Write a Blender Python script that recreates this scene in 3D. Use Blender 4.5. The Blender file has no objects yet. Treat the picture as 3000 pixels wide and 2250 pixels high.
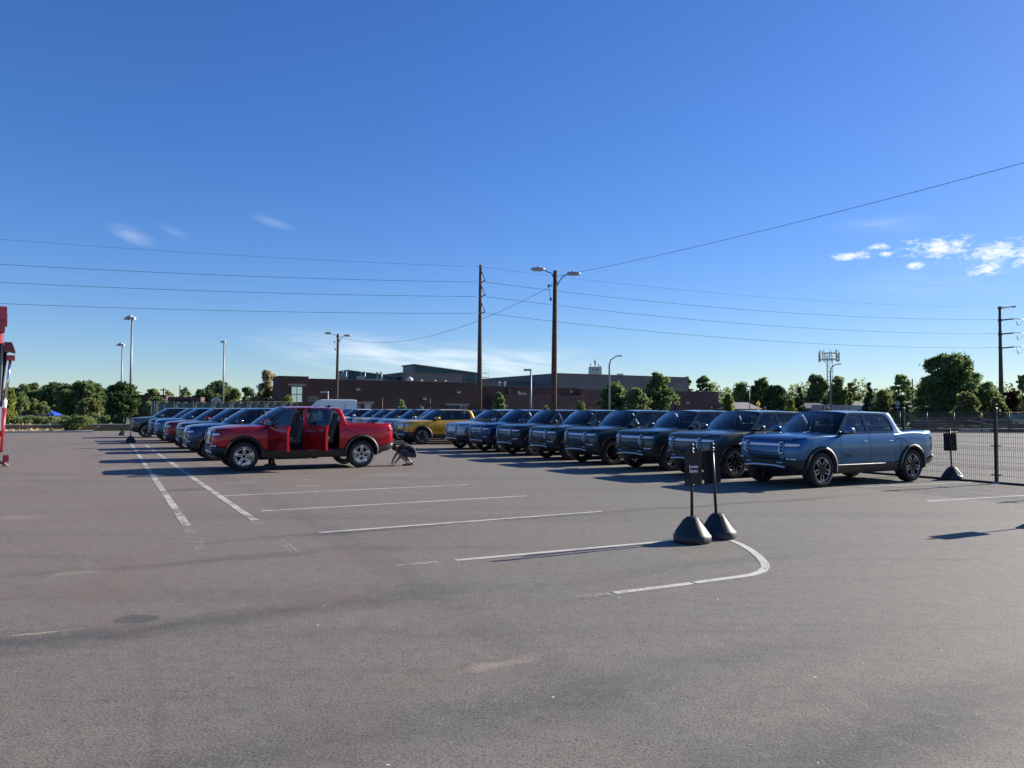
import bpy, math, random
import numpy as np
from mathutils import Vector, Matrix
random.seed(7)
SC = bpy.context.scene
COL = SC.collection
R = math.radians
# ------------------------------------------------------------------ camera
EYE = 1.78
FPX, W0, H0 = 2253.0, 3000.0, 2250.0
PITCH = math.atan(77 / FPX)
ROLL = R(0.3)
cam_data = bpy.data.cameras.new('camera')
cam_data.sensor_width = 36.0
cam_data.lens = 36.0 * FPX / W0
cam_data.clip_end = 4000
cam = bpy.data.objects.new('camera', cam_data)
COL.objects.link(cam)
cam.matrix_world = (Matrix.Translation((0, 0, EYE)) @ Matrix.Rotation(math.pi / 2 + PITCH, 4, 'X')
                    @ Matrix.Rotation(ROLL, 4, 'Z'))
SC.camera = cam
# ------------------------------------------------------------------ sun, sky, exposure
SUN_EL, SUN_AZ = R(23.7), R(62.0)          # azimuth clockwise from +Y
sun_dir = Vector((math.cos(SUN_EL) * math.sin(SUN_AZ), math.cos(SUN_EL) * math.cos(SUN_AZ), math.sin(SUN_EL)))
sl = bpy.data.lights.new('sun', 'SUN')
sl.energy = 5.0
sl.angle = R(0.53)
sl.color = (1.0, 0.93, 0.82)
so = bpy.data.objects.new('sun', sl)
COL.objects.link(so)
so.rotation_euler = sun_dir.to_track_quat('Z', 'Y').to_euler()
world = bpy.data.worlds.new('World')
SC.world = world
world.use_nodes = True
SC.view_settings.view_transform = 'Standard'
SC.view_settings.look = 'None'
SC.view_settings.gamma = 1.0
SC.view_settings.use_curve_mapping = False
SC.view_settings.exposure = 1.0


SKY_K = 0.115


def build_world():
    nt = world.node_tree
    N, L = nt.nodes, nt.links
    N.clear()
    out = N.new('ShaderNodeOutputWorld')
    bg = N.new('ShaderNodeBackground')
    sky = N.new('ShaderNodeTexSky')
    sky.sky_type = 'NISHITA'
    sky.sun_disc = False
    sky.sun_elevation = SUN_EL
    sky.sun_rotation = SUN_AZ
    sky.altitude = 1600
    sky.air_density = 1.0
    sky.dust_density = 0.6
    sky.ozone_density = 4.0
    bg.inputs['Strength'].default_value = 0.092
    tc = N.new('ShaderNodeTexCoord')
    sep = N.new('ShaderNodeSeparateXYZ')
    L.new(tc.outputs['Generated'], sep.inputs[0])

    def m(op, a, b=None, c=None, clamp=False):
        n = N.new('ShaderNodeMath')
        n.operation = op
        n.use_clamp = clamp
        for i, v in enumerate((a, b, c)):
            if v is None:
                continue
            if isinstance(v, (int, float)):
                n.inputs[i].default_value = v
            else:
                L.new(v, n.inputs[i])
        return n.outputs[0]
    az = m('ARCTAN2', sep.outputs[0], sep.outputs[1])
    el = m('ARCSINE', sep.outputs[2])

    def ellipse(a0, e0, ra, re, tilt=0.0):
        da, de = m('SUBTRACT', az, a0), m('SUBTRACT', el, e0)
        ct, st = math.cos(tilt), math.sin(tilt)
        u = m('ADD', m('MULTIPLY', da, ct / ra), m('MULTIPLY', de, st / ra))
        v = m('ADD', m('MULTIPLY', da, -st / re), m('MULTIPLY', de, ct / re))
        r = m('SQRT', m('ADD', m('MULTIPLY', u, u), m('MULTIPLY', v, v)))
        return m('SUBTRACT', 1.0, r, clamp=True)

    def noise(scale, stretch, detail, rough, dist=0.0, off=0.0, tilt=0.0):
        cmb = N.new('ShaderNodeCombineXYZ')
        L.new(m('ADD', m('ADD', az, m('MULTIPLY', el, tilt)), off), cmb.inputs[0])
        L.new(m('MULTIPLY', m('SUBTRACT', el, m('MULTIPLY', az, tilt)), stretch), cmb.inputs[1])
        n = N.new('ShaderNodeTexNoise')
        n.inputs['Scale'].default_value = scale
        n.inputs['Detail'].default_value = detail
        n.inputs['Roughness'].default_value = rough
        n.inputs['Distortion'].default_value = dist
        L.new(cmb.outputs[0], n.inputs['Vector'])
        return n.outputs['Fac']

    def ang(px, py):
        a = math.atan2(px - 1500, FPX)
        return a, math.atan((1202 + (px - 1500) * .0052 - py) / FPX * math.cos(a))
    # fair weather cumulus low in the right of the sky
    cum = None
    for (px, py, wx, wy) in ((2755, 724, 120, 38), (2930, 738, 112, 44), (3065, 736, 130, 50), (2500, 746, 75, 18), (2580, 721, 40, 15),
                             (2895, 788, 55, 24), (2690, 772, 30, 18), (2598, 741, 24, 13)):
        a, e = ang(px, py)
        q = ellipse(a, e, wx / FPX, wy / FPX)
        cum = q if cum is None else m('MAXIMUM', cum, q)
    nz = noise(70, 2.0, 8, 0.68, 0.4, 3.1)
    cum = m('MULTIPLY', m('GREATER_THAN', cum, 0.001), m('ADD', m('MULTIPLY', cum, 0.75), m('MULTIPLY', m('SUBTRACT', nz, 0.5), 2.1)))
    cum = m('MULTIPLY', m('SUBTRACT', cum, 0.22), 1.7, clamp=True)
    cum = m('MULTIPLY', cum, 0.82, clamp=True)
    # thin cirrus
    cir = None
    for (px, py, wx, wy, k, tl) in ((1120, 1040, 420, 70, .55, -.10), (1500, 1070, 340, 80, .55, -.03), (375, 683, 70, 24, .30, -.30),
                                    (790, 645, 80, 18, .15, -.25), (500, 675, 50, 18, .10, -.4), (2600, 655, 150, 30, .14, -.05), (2750, 820, 260, 60, .12, 0.0)):
        a, e = ang(px, py)
        q = m('MULTIPLY', ellipse(a, e, wx / FPX, wy / FPX, tl), k)
        cir = q if cir is None else m('ADD', cir, q)
    nc = noise(9, 7.0, 6, 0.6, 0.6, 0.0, -0.12)
    cir = m('MULTIPLY', cir, m('MULTIPLY', m('SUBTRACT', nc, 0.33), 3.2, clamp=True), clamp=True)
    fac = m('MAXIMUM', cum, cir)
    mix = N.new('ShaderNodeMix')
    mix.data_type = 'RGBA'
    L.new(fac, mix.inputs[0])
    L.new(sky.outputs[0], mix.inputs[6])
    mix.inputs[7].default_value = (6.4, 6.6, 6.8, 1)
    L.new(mix.outputs[2], bg.inputs['Color'])
    hs = N.new('ShaderNodeHueSaturation')
    hs.inputs['Saturation'].default_value = 1.2
    hs.inputs['Hue'].default_value = 0.512
    # soft shoulder, as a camera renders a bright hazy horizon
    bw = N.new('ShaderNodeRGBToBW'); L.new(sky.outputs[0], bw.inputs[0])
    gain = m('DIVIDE', 1 + 1.04 * SKY_K, m('MULTIPLY_ADD', bw.outputs[0], SKY_K, 1.0))
    sm = N.new('ShaderNodeVectorMath'); sm.operation = 'SCALE'
    L.new(sky.outputs[0], sm.inputs[0]); L.new(gain, sm.inputs['Scale'])
    L.new(sm.outputs[0], hs.inputs['Color'])
    L.new(hs.outputs[0], mix.inputs[6])
    L.new(bg.outputs[0], out.inputs['Surface'])


build_world()


# ------------------------------------------------------------------ survey helpers: a photo column and a distance give a place on the ground
CAM3 = cam.matrix_world.to_3x3()


def ray(px, py):
    return CAM3 @ Vector(((px - 1500) / FPX, (1125 - py) / FPX, -1))


def at(px, py, depth):
    d = ray(px, py)
    return d * (depth / d.y) + Vector((0, 0, EYE))


def gx(px, depth, py=1200):
    return at(px, py, depth).x


def gz(px, py, depth):
    return at(px, py, depth).z


def on_ground(px, py, z=0.0):
    d = ray(px, py)
    return d * ((z - EYE) / d.z) + Vector((0, 0, EYE))


TH = R(28.5)                                # the lot's stall direction
UX = Vector((math.cos(TH), math.sin(TH), 0))
VX = Vector((-math.sin(TH), math.cos(TH), 0))


# ------------------------------------------------------------------ mesh builder
class MB:
    def __init__(self):
        self.v, self.f, self.m, self.s = [], [], [], []

    def face(self, idx, mat=0, smooth=False):
        self.f.append(tuple(idx)); self.m.append(mat); self.s.append(smooth)

    def add(self, pts, faces, mat=0, smooth=False):
        o = len(self.v)
        self.v += [tuple(p) for p in pts]
        for f in faces:
            self.face([i + o for i in f], mat, smooth)
        return o

    def box(self, lo, hi, mat=0, rz=0.0, c=(0, 0, 0), bev=0.0):
        x0, y0, z0 = lo; x1, y1, z1 = hi
        if bev > 0:
            b = min(bev, (x1 - x0) / 2.2, (y1 - y0) / 2.2, (z1 - z0) / 2.2)
            pts = []
            for z, i in ((z0, b), (z0 + b, 0), (z1 - b, 0), (z1, b)):
                pts += [(x0 + i, y0 + i, z), (x1 - i, y0 + i, z), (x1 - i, y1 - i, z), (x0 + i, y1 - i, z)]
            fs = [(3, 2, 1, 0), (12, 13, 14, 15)]
            for k in range(3):
                for j in range(4):
                    fs.append((k * 4 + j, k * 4 + (j + 1) % 4, k * 4 + 4 + (j + 1) % 4, k * 4 + 4 + j))
        else:
            pts = [(x0, y0, z0), (x1, y0, z0), (x1, y1, z0), (x0, y1, z0), (x0, y0, z1), (x1, y0, z1), (x1, y1, z1), (x0, y1, z1)]
            fs = [(3, 2, 1, 0), (4, 5, 6, 7), (0, 1, 5, 4), (1, 2, 6, 5), (2, 3, 7, 6), (3, 0, 4, 7)]
        if rz or any(c):
            ca, sa = math.cos(rz), math.sin(rz)
            pts = [(c[0] + p[0] * ca - p[1] * sa, c[1] + p[0] * sa + p[1] * ca, c[2] + p[2]) for p in pts]
        self.add(pts, fs, mat)

    def obox(self, a, b, w, h, mat=0, up=(0, 0, 1)):
        """bar from a to b, w wide across, h thick along up"""
        a, b = Vector(a), Vector(b)
        d = (b - a).normalized(); u = Vector(up)
        s = d.cross(u)
        if s.length < 1e-4:
            s = d.cross(Vector((1, 0, 0)))
        s.normalize(); u = s.cross(d).normalized()
        pts = []
        for p in (a, b):
            for i, j in ((-1, -1), (1, -1), (1, 1), (-1, 1)):
                pts.append(p + s * (w / 2 * i) + u * (h / 2 * j))
        self.add(pts, [(3, 2, 1, 0), (4, 5, 6, 7), (0, 1, 5, 4), (1, 2, 6, 5), (2, 3, 7, 6), (3, 0, 4, 7)], mat)

    def tube(self, pts, rad, n=8, mat=0, cap=True, smooth=True):
        pts = [Vector(p) for p in pts]
        if not isinstance(rad, (list, tuple)):
            rad = [rad] * len(pts)
        o = len(self.v)
        ref = None
        for i, p in enumerate(pts):
            t = (pts[min(i + 1, len(pts) - 1)] - pts[max(i - 1, 0)]).normalized()
            if ref is None:
                ref = Vector((0, 0, 1)) if abs(t.z) < .9 else Vector((1, 0, 0))
            s = t.cross(ref).normalized()
            ref = s.cross(t).normalized()
            for k in range(n):
                a = 2 * math.pi * k / n
                self.v.append(tuple(p + (s * math.cos(a) + ref * math.sin(a)) * rad[i]))
        for i in range(len(pts) - 1):
            for k in range(n):
                self.face((o + i * n + k, o + i * n + (k + 1) % n, o + (i + 1) * n + (k + 1) % n, o + (i + 1) * n + k), mat, smooth)
        if cap:
            self.face([o + k for k in range(n)][::-1], mat)
            self.face([o + (len(pts) - 1) * n + k for k in range(n)], mat)

    def lathe(self, prof, n=24, mat=0, axis='z', c=(0, 0, 0), smooth=True, mats=None, wob=None):
        """prof: (radius, height) pairs turned about an axis"""
        o = len(self.v)
        for i, (r, h) in enumerate(prof):
            for k in range(n):
                a = 2 * math.pi * k / n
                rr = r + (wob(i, k) if wob else 0)
                x, y = rr * math.cos(a), rr * math.sin(a)
                p = (x, y, h) if axis == 'z' else ((x, h, y) if axis == 'y' else (h, x, y))
                self.v.append((p[0] + c[0], p[1] + c[1], p[2] + c[2]))
        for i in range(len(prof) - 1):
            for k in range(n):
                q = (o + i * n + k, o + i * n + (k + 1) % n, o + (i + 1) * n + (k + 1) % n, o + (i + 1) * n + k)
                self.face(q if axis != 'y' else q[::-1], mats[i] if mats else mat, smooth)

    def grid(self, rows, mat=0, smooth=True, flip=False, closed=False):
        n = len(rows[0]); o = len(self.v)
        for r in rows:
            self.v += [tuple(p) for p in r]
        for i in range(len(rows) - 1):
            for k in range(n if closed else n - 1):
                k2 = (k + 1) % n
                q = (o + i * n + k, o + i * n + k2, o + (i + 1) * n + k2, o + (i + 1) * n + k)
                self.face(q[::-1] if flip else q, mat, smooth)

    def prism(self, poly, d, mat=0):
        """poly: 3D outline, d: extrusion vector"""
        n = len(poly); d = Vector(d)
        pts = [Vector(p) for p in poly] + [Vector(p) + d for p in poly]
        fs = [tuple(range(n))[::-1], tuple(range(n, 2 * n))]
        for k in range(n):
            fs.append((k, (k + 1) % n, n + (k + 1) % n, n + k))
        self.add(pts, fs, mat)

    def mesh(self, name, mats):
        me = bpy.data.meshes.new(name)
        me.from_pydata(self.v, [], self.f)
        for mm in (mats if isinstance(mats, (list, tuple)) else [mats]):
            me.materials.append(mm)
        me.polygons.foreach_set('material_index', self.m)
        me.polygons.foreach_set('use_smooth', self.s)
        me.update()
        return me

    def build(self, name, mats, parent=None, loc=None, rz=None):
        return link(name, self.mesh(name, mats), parent, loc, rz)


def link(name, data, parent=None, loc=None, rz=None):
    o = bpy.data.objects.new(name, data)
    COL.objects.link(o)
    if parent is not None:
        o.parent = parent
    if loc is not None:
        o.location = loc
    if rz is not None:
        o.rotation_euler = (0, 0, rz)
    return o


def tag(o, label=None, cat=None, group=None, kind=None):
    for k, v in (('label', label), ('category', cat), ('group', group), ('kind', kind)):
        if v:
            o[k] = v
    return o


def thing(name, label, cat, loc=(0, 0, 0), rz=0.0, group=None):
    return tag(link(name, None, None, loc, rz), label, cat, group)


def copy_tree(o, parent=None):
    c = o.copy()
    COL.objects.link(c)
    c.parent = parent
    for ch in [x for x in KIDS.get(o.name, [])]:
        copy_tree(ch, c)
    return c


KIDS = {}


def index_kids(root):
    KIDS[root.name] = list(root.children)
    for c in root.children:
        index_kids(c)


def text_mesh(body, size, extrude=0.002, bold=0.0):
    cu = bpy.data.curves.new('lettering', 'FONT')
    cu.body = body; cu.size = size; cu.extrude = extrude; cu.align_x = 'CENTER'; cu.align_y = 'CENTER'
    cu.resolution_u = 3
    cu.offset = bold
    o = bpy.data.objects.new('lettering', cu)
    COL.objects.link(o)
    dg = bpy.context.evaluated_depsgraph_get()
    me = bpy.data.meshes.new_from_object(o.evaluated_get(dg))
    bpy.data.objects.remove(o)
    return me


# ------------------------------------------------------------------ materials
MAT = {}


def pbsdf(name, col, rough=0.5, metal=0.0, coat=0.0, spec=0.5, noise=None, bump=None, coat_rough=0.03):
    """noise=(scale, amount) varies the colour, bump=(scale, strength, distance)"""
    if name in MAT:
        return MAT[name]
    mt = bpy.data.materials.new(name)
    mt.use_nodes = True
    nt = mt.node_tree; N, L = nt.nodes, nt.links
    b = N['Principled BSDF']
    b.inputs['Base Color'].default_value = (*col, 1)
    b.inputs['Roughness'].default_value = rough
    b.inputs['Metallic'].default_value = metal
    b.inputs['Coat Weight'].default_value = coat
    b.inputs['Coat Roughness'].default_value = coat_rough
    b.inputs['Specular IOR Level'].default_value = spec
    tc = N.new('ShaderNodeTexCoord') if (noise or bump) else None
    if noise:
        n = N.new('ShaderNodeTexNoise')
        n.inputs['Scale'].default_value = noise[0]; n.inputs['Detail'].default_value = 5
        L.new(tc.outputs['Object'], n.inputs['Vector'])
        mx = N.new('ShaderNodeMix'); mx.data_type = 'RGBA'
        mr = N.new('ShaderNodeMapRange')
        mr.inputs[1].default_value = .3; mr.inputs[2].default_value = .7
        L.new(n.outputs['Fac'], mr.inputs[0])
        L.new(mr.outputs[0], mx.inputs[0])
        k = noise[1]
        mx.inputs[6].default_value = (*[c * (1 - k) for c in col], 1)
        mx.inputs[7].default_value = (*[min(1, c * (1 + k)) for c in col], 1)
        L.new(mx.outputs[2], b.inputs['Base Color'])
    if bump:
        n = N.new('ShaderNodeTexNoise')
        n.inputs['Scale'].default_value = bump[0]; n.inputs['Detail'].default_value = 4
        L.new(tc.outputs['Object'], n.inputs['Vector'])
        bp = N.new('ShaderNodeBump')
        bp.inputs['Strength'].default_value = bump[1]; bp.inputs['Distance'].default_value = bump[2]
        L.new(n.outputs['Fac'], bp.inputs['Height'])
        L.new(bp.outputs[0], b.inputs['Normal'])
    MAT[name] = mt
    return mt


def paint(name, col, metal=0.25, rough=0.38):
    mt = pbsdf('paint ' + name, col, rough, metal, .75, 0.12)
    if not mt.get('dust'):
        mt['dust'] = 1
        nt = mt.node_tree; N, L = nt.nodes, nt.links
        b = N['Principled BSDF']
        tc = N.new('ShaderNodeTexCoord'); n = N.new('ShaderNodeTexNoise')
        n.inputs['Scale'].default_value = 3.0; n.inputs['Detail'].default_value = 6
        L.new(tc.outputs['Object'], n.inputs['Vector'])
        mr = N.new('ShaderNodeMapRange')
        mr.inputs[1].default_value = .35; mr.inputs[2].default_value = .75
        mr.inputs[3].default_value = .02; mr.inputs[4].default_value = .09
        L.new(n.outputs['Fac'], mr.inputs[0]); L.new(mr.outputs[0], b.inputs['Coat Roughness'])
    return mt


def glass(name, tint, rough=0.01, refl=1.0):
    if name in MAT:
        return MAT[name]
    mt = bpy.data.materials.new(name); mt.use_nodes = True
    nt = mt.node_tree; N, L = nt.nodes, nt.links
    N.clear()
    out = N.new('ShaderNodeOutputMaterial'); mx = N.new('ShaderNodeMixShader')
    tr = N.new('ShaderNodeBsdfTransparent'); gl = N.new('ShaderNodeBsdfGlossy'); fr = N.new('ShaderNodeLayerWeight')
    tr.inputs[0].default_value = (*tint, 1)
    gl.inputs['Roughness'].default_value = rough
    gl.inputs['Color'].default_value = (refl, refl, refl, 1)
    fr.inputs[0].default_value = .5
    pw = N.new('ShaderNodeMath'); pw.operation = 'POWER'; pw.inputs[1].default_value = 4.0
    ma = N.new('ShaderNodeMath'); ma.operation = 'MULTIPLY_ADD'; ma.inputs[1].default_value = .9; ma.inputs[2].default_value = .05
    L.new(fr.outputs['Facing'], pw.inputs[0]); L.new(pw.outputs[0], ma.inputs[0]); L.new(ma.outputs[0], mx.inputs[0]); L.new(tr.outputs[0], mx.inputs[1]); L.new(gl.outputs[0], mx.inputs[2])
    L.new(mx.outputs[0], out.inputs[0])
    MAT[name] = mt
    return mt


def M(name):
    return MAT[name]


pbsdf('black plastic', (0.018, 0.019, 0.02), 0.55, bump=(60, .2, .002))
pbsdf('gloss black', (0.012, 0.013, 0.015), 0.12, coat=0.6)
pbsdf('grey trim', (0.05, 0.052, 0.055), 0.35, 0.2)
pbsdf('silver trim', (0.68, 0.69, 0.70), 0.30, 0.7)
pbsdf('chrome', (0.75, 0.75, 0.76), 0.12, 1.0)
pbsdf('rubber', (0.016, 0.016, 0.016), 0.75, bump=(40, .3, .004), noise=(12, .35))
pbsdf('dark cabin', (0.02, 0.021, 0.023), 0.7)
pbsdf('seat grey', (0.095, 0.092, 0.090), 0.8)
pbsdf('wheel dark', (0.025, 0.026, 0.028), 0.3, 0.6)
pbsdf('brake disc', (0.12, 0.12, 0.12), 0.4, 0.9)
pbsdf('caliper yellow', (0.75, 0.38, 0.02), 0.4)
pbsdf('lamp lens', (0.88, 0.85, 0.93), 0.12, 0.0, coat=1.0)
pbsdf('lamp bowl', (0.22, 0.20, 0.20), 0.10, 0.7, coat=1.0)
pbsdf('amber', (0.75, 0.16, 0.01), 0.2, coat=.5)
pbsdf('tail red', (0.45, 0.01, 0.015), 0.08, coat=1.0)
pbsdf('white paint', (0.78, 0.78, 0.77), 0.35, coat=.4)
glass('cabin glass', (0.42, 0.47, 0.50))
glass('screen glass', (0.40, 0.46, 0.50))
pbsdf('mirror glass', (0.8, 0.85, 0.85), 0.02, 1.0)
pbsdf('galvanised', (0.24, 0.25, 0.26), 0.5, 0.35, noise=(3, .15))
pbsdf('concrete', (0.42, 0.40, 0.37), 0.9, noise=(2.5, .25), bump=(20, .3, .01))
# ================================================================== pickup truck (x forward, y left, z up, origin on the ground)
def ball(mb, c, r, n=12, mat=0, e=1.0, z0=None):
    rows = []
    for i in range(n // 2 + 1):
        la = -math.pi / 2 + math.pi * i / (n // 2)
        row = []
        for k in range(n):
            lo = 2 * math.pi * k / n
            f = lambda t: math.copysign(abs(t) ** e, t)
            x, y, z = f(math.cos(la)) * f(math.cos(lo)), f(math.cos(la)) * f(math.sin(lo)), f(math.sin(la))
            zz = c[2] + r[2] * z
            if z0 is not None:
                zz = max(zz, z0)
            row.append((c[0] + r[0] * x, c[1] + r[1] * y, zz))
        rows.append(row)
    mb.grid(rows, mat, True, closed=True)


PL = [(2.600, 0), (2.598, .2), (2.592, .40), (2.582, .58), (2.560, .74), (2.49, .86), (2.37, .93), (2.22, .965), (2.0, .988), (1.6, 1.0),
      (0, 1.0), (-1.7, 1.0), (-2.3, .99), (-2.52, .97), (-2.66, .94), (-2.76, .88), (-2.805, .78), (-2.818, .5), (-2.82, 0)]


def _path():
    full = [(x, -y) for x, y in PL[::-1]][:-1] + PL
    p = np.array(full)
    d = np.r_[0, np.cumsum(np.hypot(*np.diff(p, axis=0).T))]
    t = np.arange(0, d[-1], .01)
    q = np.c_[np.interp(t, d, p[:, 0]), np.interp(t, d, p[:, 1])]
    k = np.ones(15) / 15
    for _ in range(2):
        pad = np.r_[np.repeat(q[:1], 7, 0), q, np.repeat(q[-1:], 7, 0)]
        q = np.c_[np.convolve(pad[:, 0], k, 'valid'), np.convolve(pad[:, 1], k, 'valid')]
    q[-1, 1] = 0
    i0 = int(np.argmin(np.abs(q[:, 1]) + (q[:, 0] < 0) * 9))
    q = q[i0:]; q[0, 1] = 0
    s = np.r_[0, np.cumsum(np.hypot(*np.diff(q, axis=0).T))]
    return s, q


PS, PQ = _path()
PT = np.gradient(PQ, axis=0); PT /= np.linalg.norm(PT, axis=1)[:, None]
SEND = PS[-1]
_half = int(np.argmax(PQ[:, 1]))


def s_at_x(x):
    return float(np.interp(-x, -PQ[:, 0], PS))


def pth(s):
    a = abs(s); sg = 1 if s >= 0 else -1
    x = np.interp(a, PS, PQ[:, 0]); y = np.interp(a, PS, PQ[:, 1])
    tx = np.interp(a, PS, PT[:, 0]); ty = np.interp(a, PS, PT[:, 1])
    n = math.hypot(tx, ty)
    return x, sg * y, -ty / n * -1, sg * (-tx / n)      # outward normal of a path that runs front -> side -> rear


def ip(v, tab):
    return float(np.interp(v, [a for a, b in tab], [b for a, b in tab]))


INSET = [(.28, .075), (.40, .045), (.52, .02), (.66, .004), (.85, .0), (.98, .004), (1.06, .012), (1.14, .026), (1.2, .042), (1.26, .060), (1.32, .08)]
ZTOP = [(-2.82, 1.30), (-1.2, 1.275), (-1.0, 1.265), (1.05, 1.235), (1.7, 1.215), (2.2, 1.175), (2.45, 1.14), (2.6, 1.125)]
AX, RT, ARCH = 1.7245, 0.422, 0.525


def surf(s, z, out=0.0):
    x, y, nx, ny = pth(s)
    i = ip(z, INSET)
    if x > 2.0:                                   # the nose leans back towards the bonnet
        b = min(1, max(0, (x - 2.2) / .3))
        i += b * .05 * max(0, (z - .75) / .37) ** 2
    i -= out
    return (x - nx * i, y - ny * i, z)


def yside(x, z):
    return float(np.interp(-x, -PQ[:_half + 600, 0], PQ[:_half + 600, 1])) - ip(z, INSET) if x < 2.3 else 0


def yg(z):                                        # greenhouse side plane
    return .942 - .40 * (z - 1.25)


def arch_z(x):
    z = 0
    for ax in (AX, -AX):
        d = abs(x - ax)
        if d < ARCH:
            z = max(z, RT + math.sqrt(ARCH ** 2 - d * d))
    return z


def skin(mb, ss, zb, zt, nz=8, mat=0, out=0.0, flange=.05, flip=False, power=1.0):
    """painted panel along the body path from ss[0] to ss[-1]"""
    rows = []
    for s in ss:
        a, b = zb(s), zt(s)
        col = []
        if flange:
            p = surf(s, a, out - flange); col.append(p)
        for k in range(nz + 1):
            t = (k / nz) ** power
            col.append(surf(s, a + (b - a) * t, out))
        if flange:
            p = surf(s, b, out - flange); col.append((p[0], p[1], b - .012))
        rows.append(col)
    mb.grid(rows, mat, True, flip)


def lin(a, b, n):
    return [a + (b - a) * i / n for i in range(n + 1)]


def ring_slab(mb, outer, inner, fo, fi, mat):
    """frame between two outlines, outside surface fo(p), inside surface fi(p)"""
    n = len(outer)
    o = len(mb.v)
    for f in (fo, fi):
        for ol in (outer, inner):
            mb.v += [tuple(f(p)) for p in ol]
    for k in range(n):
        j = (k + 1) % n
        mb.face((o + k, o + j, o + n + j, o + n + k), mat)
        mb.face((o + 2 * n + k, o + 3 * n + k, o + 3 * n + j, o + 2 * n + j), mat)
        mb.face((o + k, o + 2 * n + k, o + 2 * n + j, o + j), mat)
        mb.face((o + n + k, o + n + j, o + 3 * n + j, o + 3 * n + k), mat)


def shrink(poly, d):
    """inset a convex outline in 2D"""
    c = (sum(p[0] for p in poly) / len(poly), sum(p[1] for p in poly) / len(poly))
    n = len(poly); res = []
    for i in range(n):
        p0, p1, p2 = Vector(poly[i - 1]), Vector(poly[i]), Vector(poly[(i + 1) % n])
        e1, e2 = (p1 - p0).normalized(), (p2 - p1).normalized()
        n1, n2 = Vector((-e1.y, e1.x)), Vector((-e2.y, e2.x))
        if n1.dot(Vector(c) - p1) < 0:
            n1, n2 = -n1, -n2
        b = (n1 + n2).normalized()
        res.append(tuple(p1 + b * (d / max(.35, b.dot(n1)))))
    return res


def make_door(side, front, parent, inside_paint):
    """side +1 left, -1 right"""
    x0, x1 = (1.045, -.03) if front else (-.045, -1.02)
    hinge = Vector((x0, .93 * side, 0))
    mb = MB()
    zs = [.535, .56, .62, .70, .80, .88, .96, 1.03, 1.10, 1.16, 1.21, 1.25]
    xs = lin(x0, x1, 8)

    def pt(x, z, d):
        zz = z if z < 1.25 else ip(x, ZTOP)
        # a crease low on the door and a soft shoulder
        cr = -.012 * math.exp(-((zz - .66) / .05) ** 2)
        return (x - hinge.x, side * (yside(x, zz) + cr - d) - hinge.y, zz)
    outer = [[pt(x, z, 0) for z in zs] for x in xs]
    inner = [[pt(x, z, .075) for z in zs] for x in xs]
    mb.grid(outer, 0, True, flip=(side < 0))
    mb.grid(inner, 1, True, flip=(side > 0))
    for a, b in ((outer[0], inner[0]), (outer[-1], inner[-1])):
        mb.grid([a, b], 0, False)
    for k in (0, -1):
        mb.grid([[r[k] for r in outer], [r[k] for r in inner]], 0, False)
    # inner trim: armrest and speaker
    mb.box((min(x0, x1) - hinge.x + .15, 0, .86), (max(x0, x1) - hinge.x - .15, .05, .93), 1, c=(0, side * .80 - hinge.y - (0 if side < 0 else .05), 0))
    # window frame
    if front:
        ol = [(1.06, 1.238), (.50, 1.738), (.44, 1.752), (-.03, 1.757), (-.03, 1.262)]
    else:
        ol = [(-.045, 1.262), (-.045, 1.757), (-.80, 1.748), (-.92, 1.715), (-1.0, 1.63), (-1.05, 1.50), (-1.07, 1.40), (-1.055, 1.31), (-1.02, 1.268)]
    il = shrink(ol, .042)
    fo = lambda p: (p[0] - hinge.x, side * (yg(p[1]) + .003) - hinge.y, p[1])
    fi = lambda p: (p[0] - hinge.x, side * (yg(p[1]) - .045) - hinge.y, p[1])
    ring_slab(mb, ol, il, fo, fi, 2)
    d = mb.build('door', [inside_paint, M('dark cabin'), M('gloss black')], parent, hinge)
    g = MB()
    fg = lambda p: (p[0] - hinge.x, side * (yg(p[1]) - .012) - hinge.y, p[1])
    sl_ = shrink(ol, .036)
    fb = lambda p: (p[0] - hinge.x, side * (yg(p[1]) - .017) - hinge.y, p[1])
    g.add([fg(p) for p in sl_], [tuple(range(len(sl_)))])
    g.build('window', M('cabin glass'), d)
    # flush handle
    h = MB()
    xh = x1 + .16
    hx = xh - hinge.x
    hy = side * (yside(xh, 1.05) + .004) - hinge.y
    h.box((hx - .075, min(hy, hy - side * .02), 1.035), (hx + .075, max(hy, hy - side * .02), 1.072), 0, bev=.008)
    h.build('handle', inside_paint, d)
    if front:
        r = MB()
        yb = side * 1.10 - hinge.y
        r.obox((.93 - hinge.x, side * .93 - hinge.y, 1.27), (.93 - hinge.x, side * 1.03 - hinge.y, 1.285), .10, .05, 1)
        # two-tone shell: cap above, black below, glass to the rear
        ball(r, (.93 - hinge.x, yb, 1.335), (.105, .135, .085), 16, 0, .62, 1.30)
        ball(r, (.93 - hinge.x, yb, 1.318), (.098, .128, .068), 16, 1, .62)
        r.box((.83 - hinge.x - .012, yb - .105, 1.275), (.83 - hinge.x + .004, yb + .105, 1.385), 2)
        r.box((1.012 - hinge.x, yb - .06 + side * .03, 1.297), (1.042 - hinge.x, yb + .06 + side * .03, 1.312), 3)
        r.build('mirror', [inside_paint, M('gloss black'), M('mirror glass'), M('lamp lens')], d)
        if LETTER is not None:
            t = link('lettering', LETTER, d)
            zc, xc = .735, .80
            t.location = (xc - hinge.x, side * (yside(xc, zc) + .006) - hinge.y, zc)
            t.rotation_euler = (math.pi / 2, 0, math.pi if side > 0 else 0)
    return d


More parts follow.
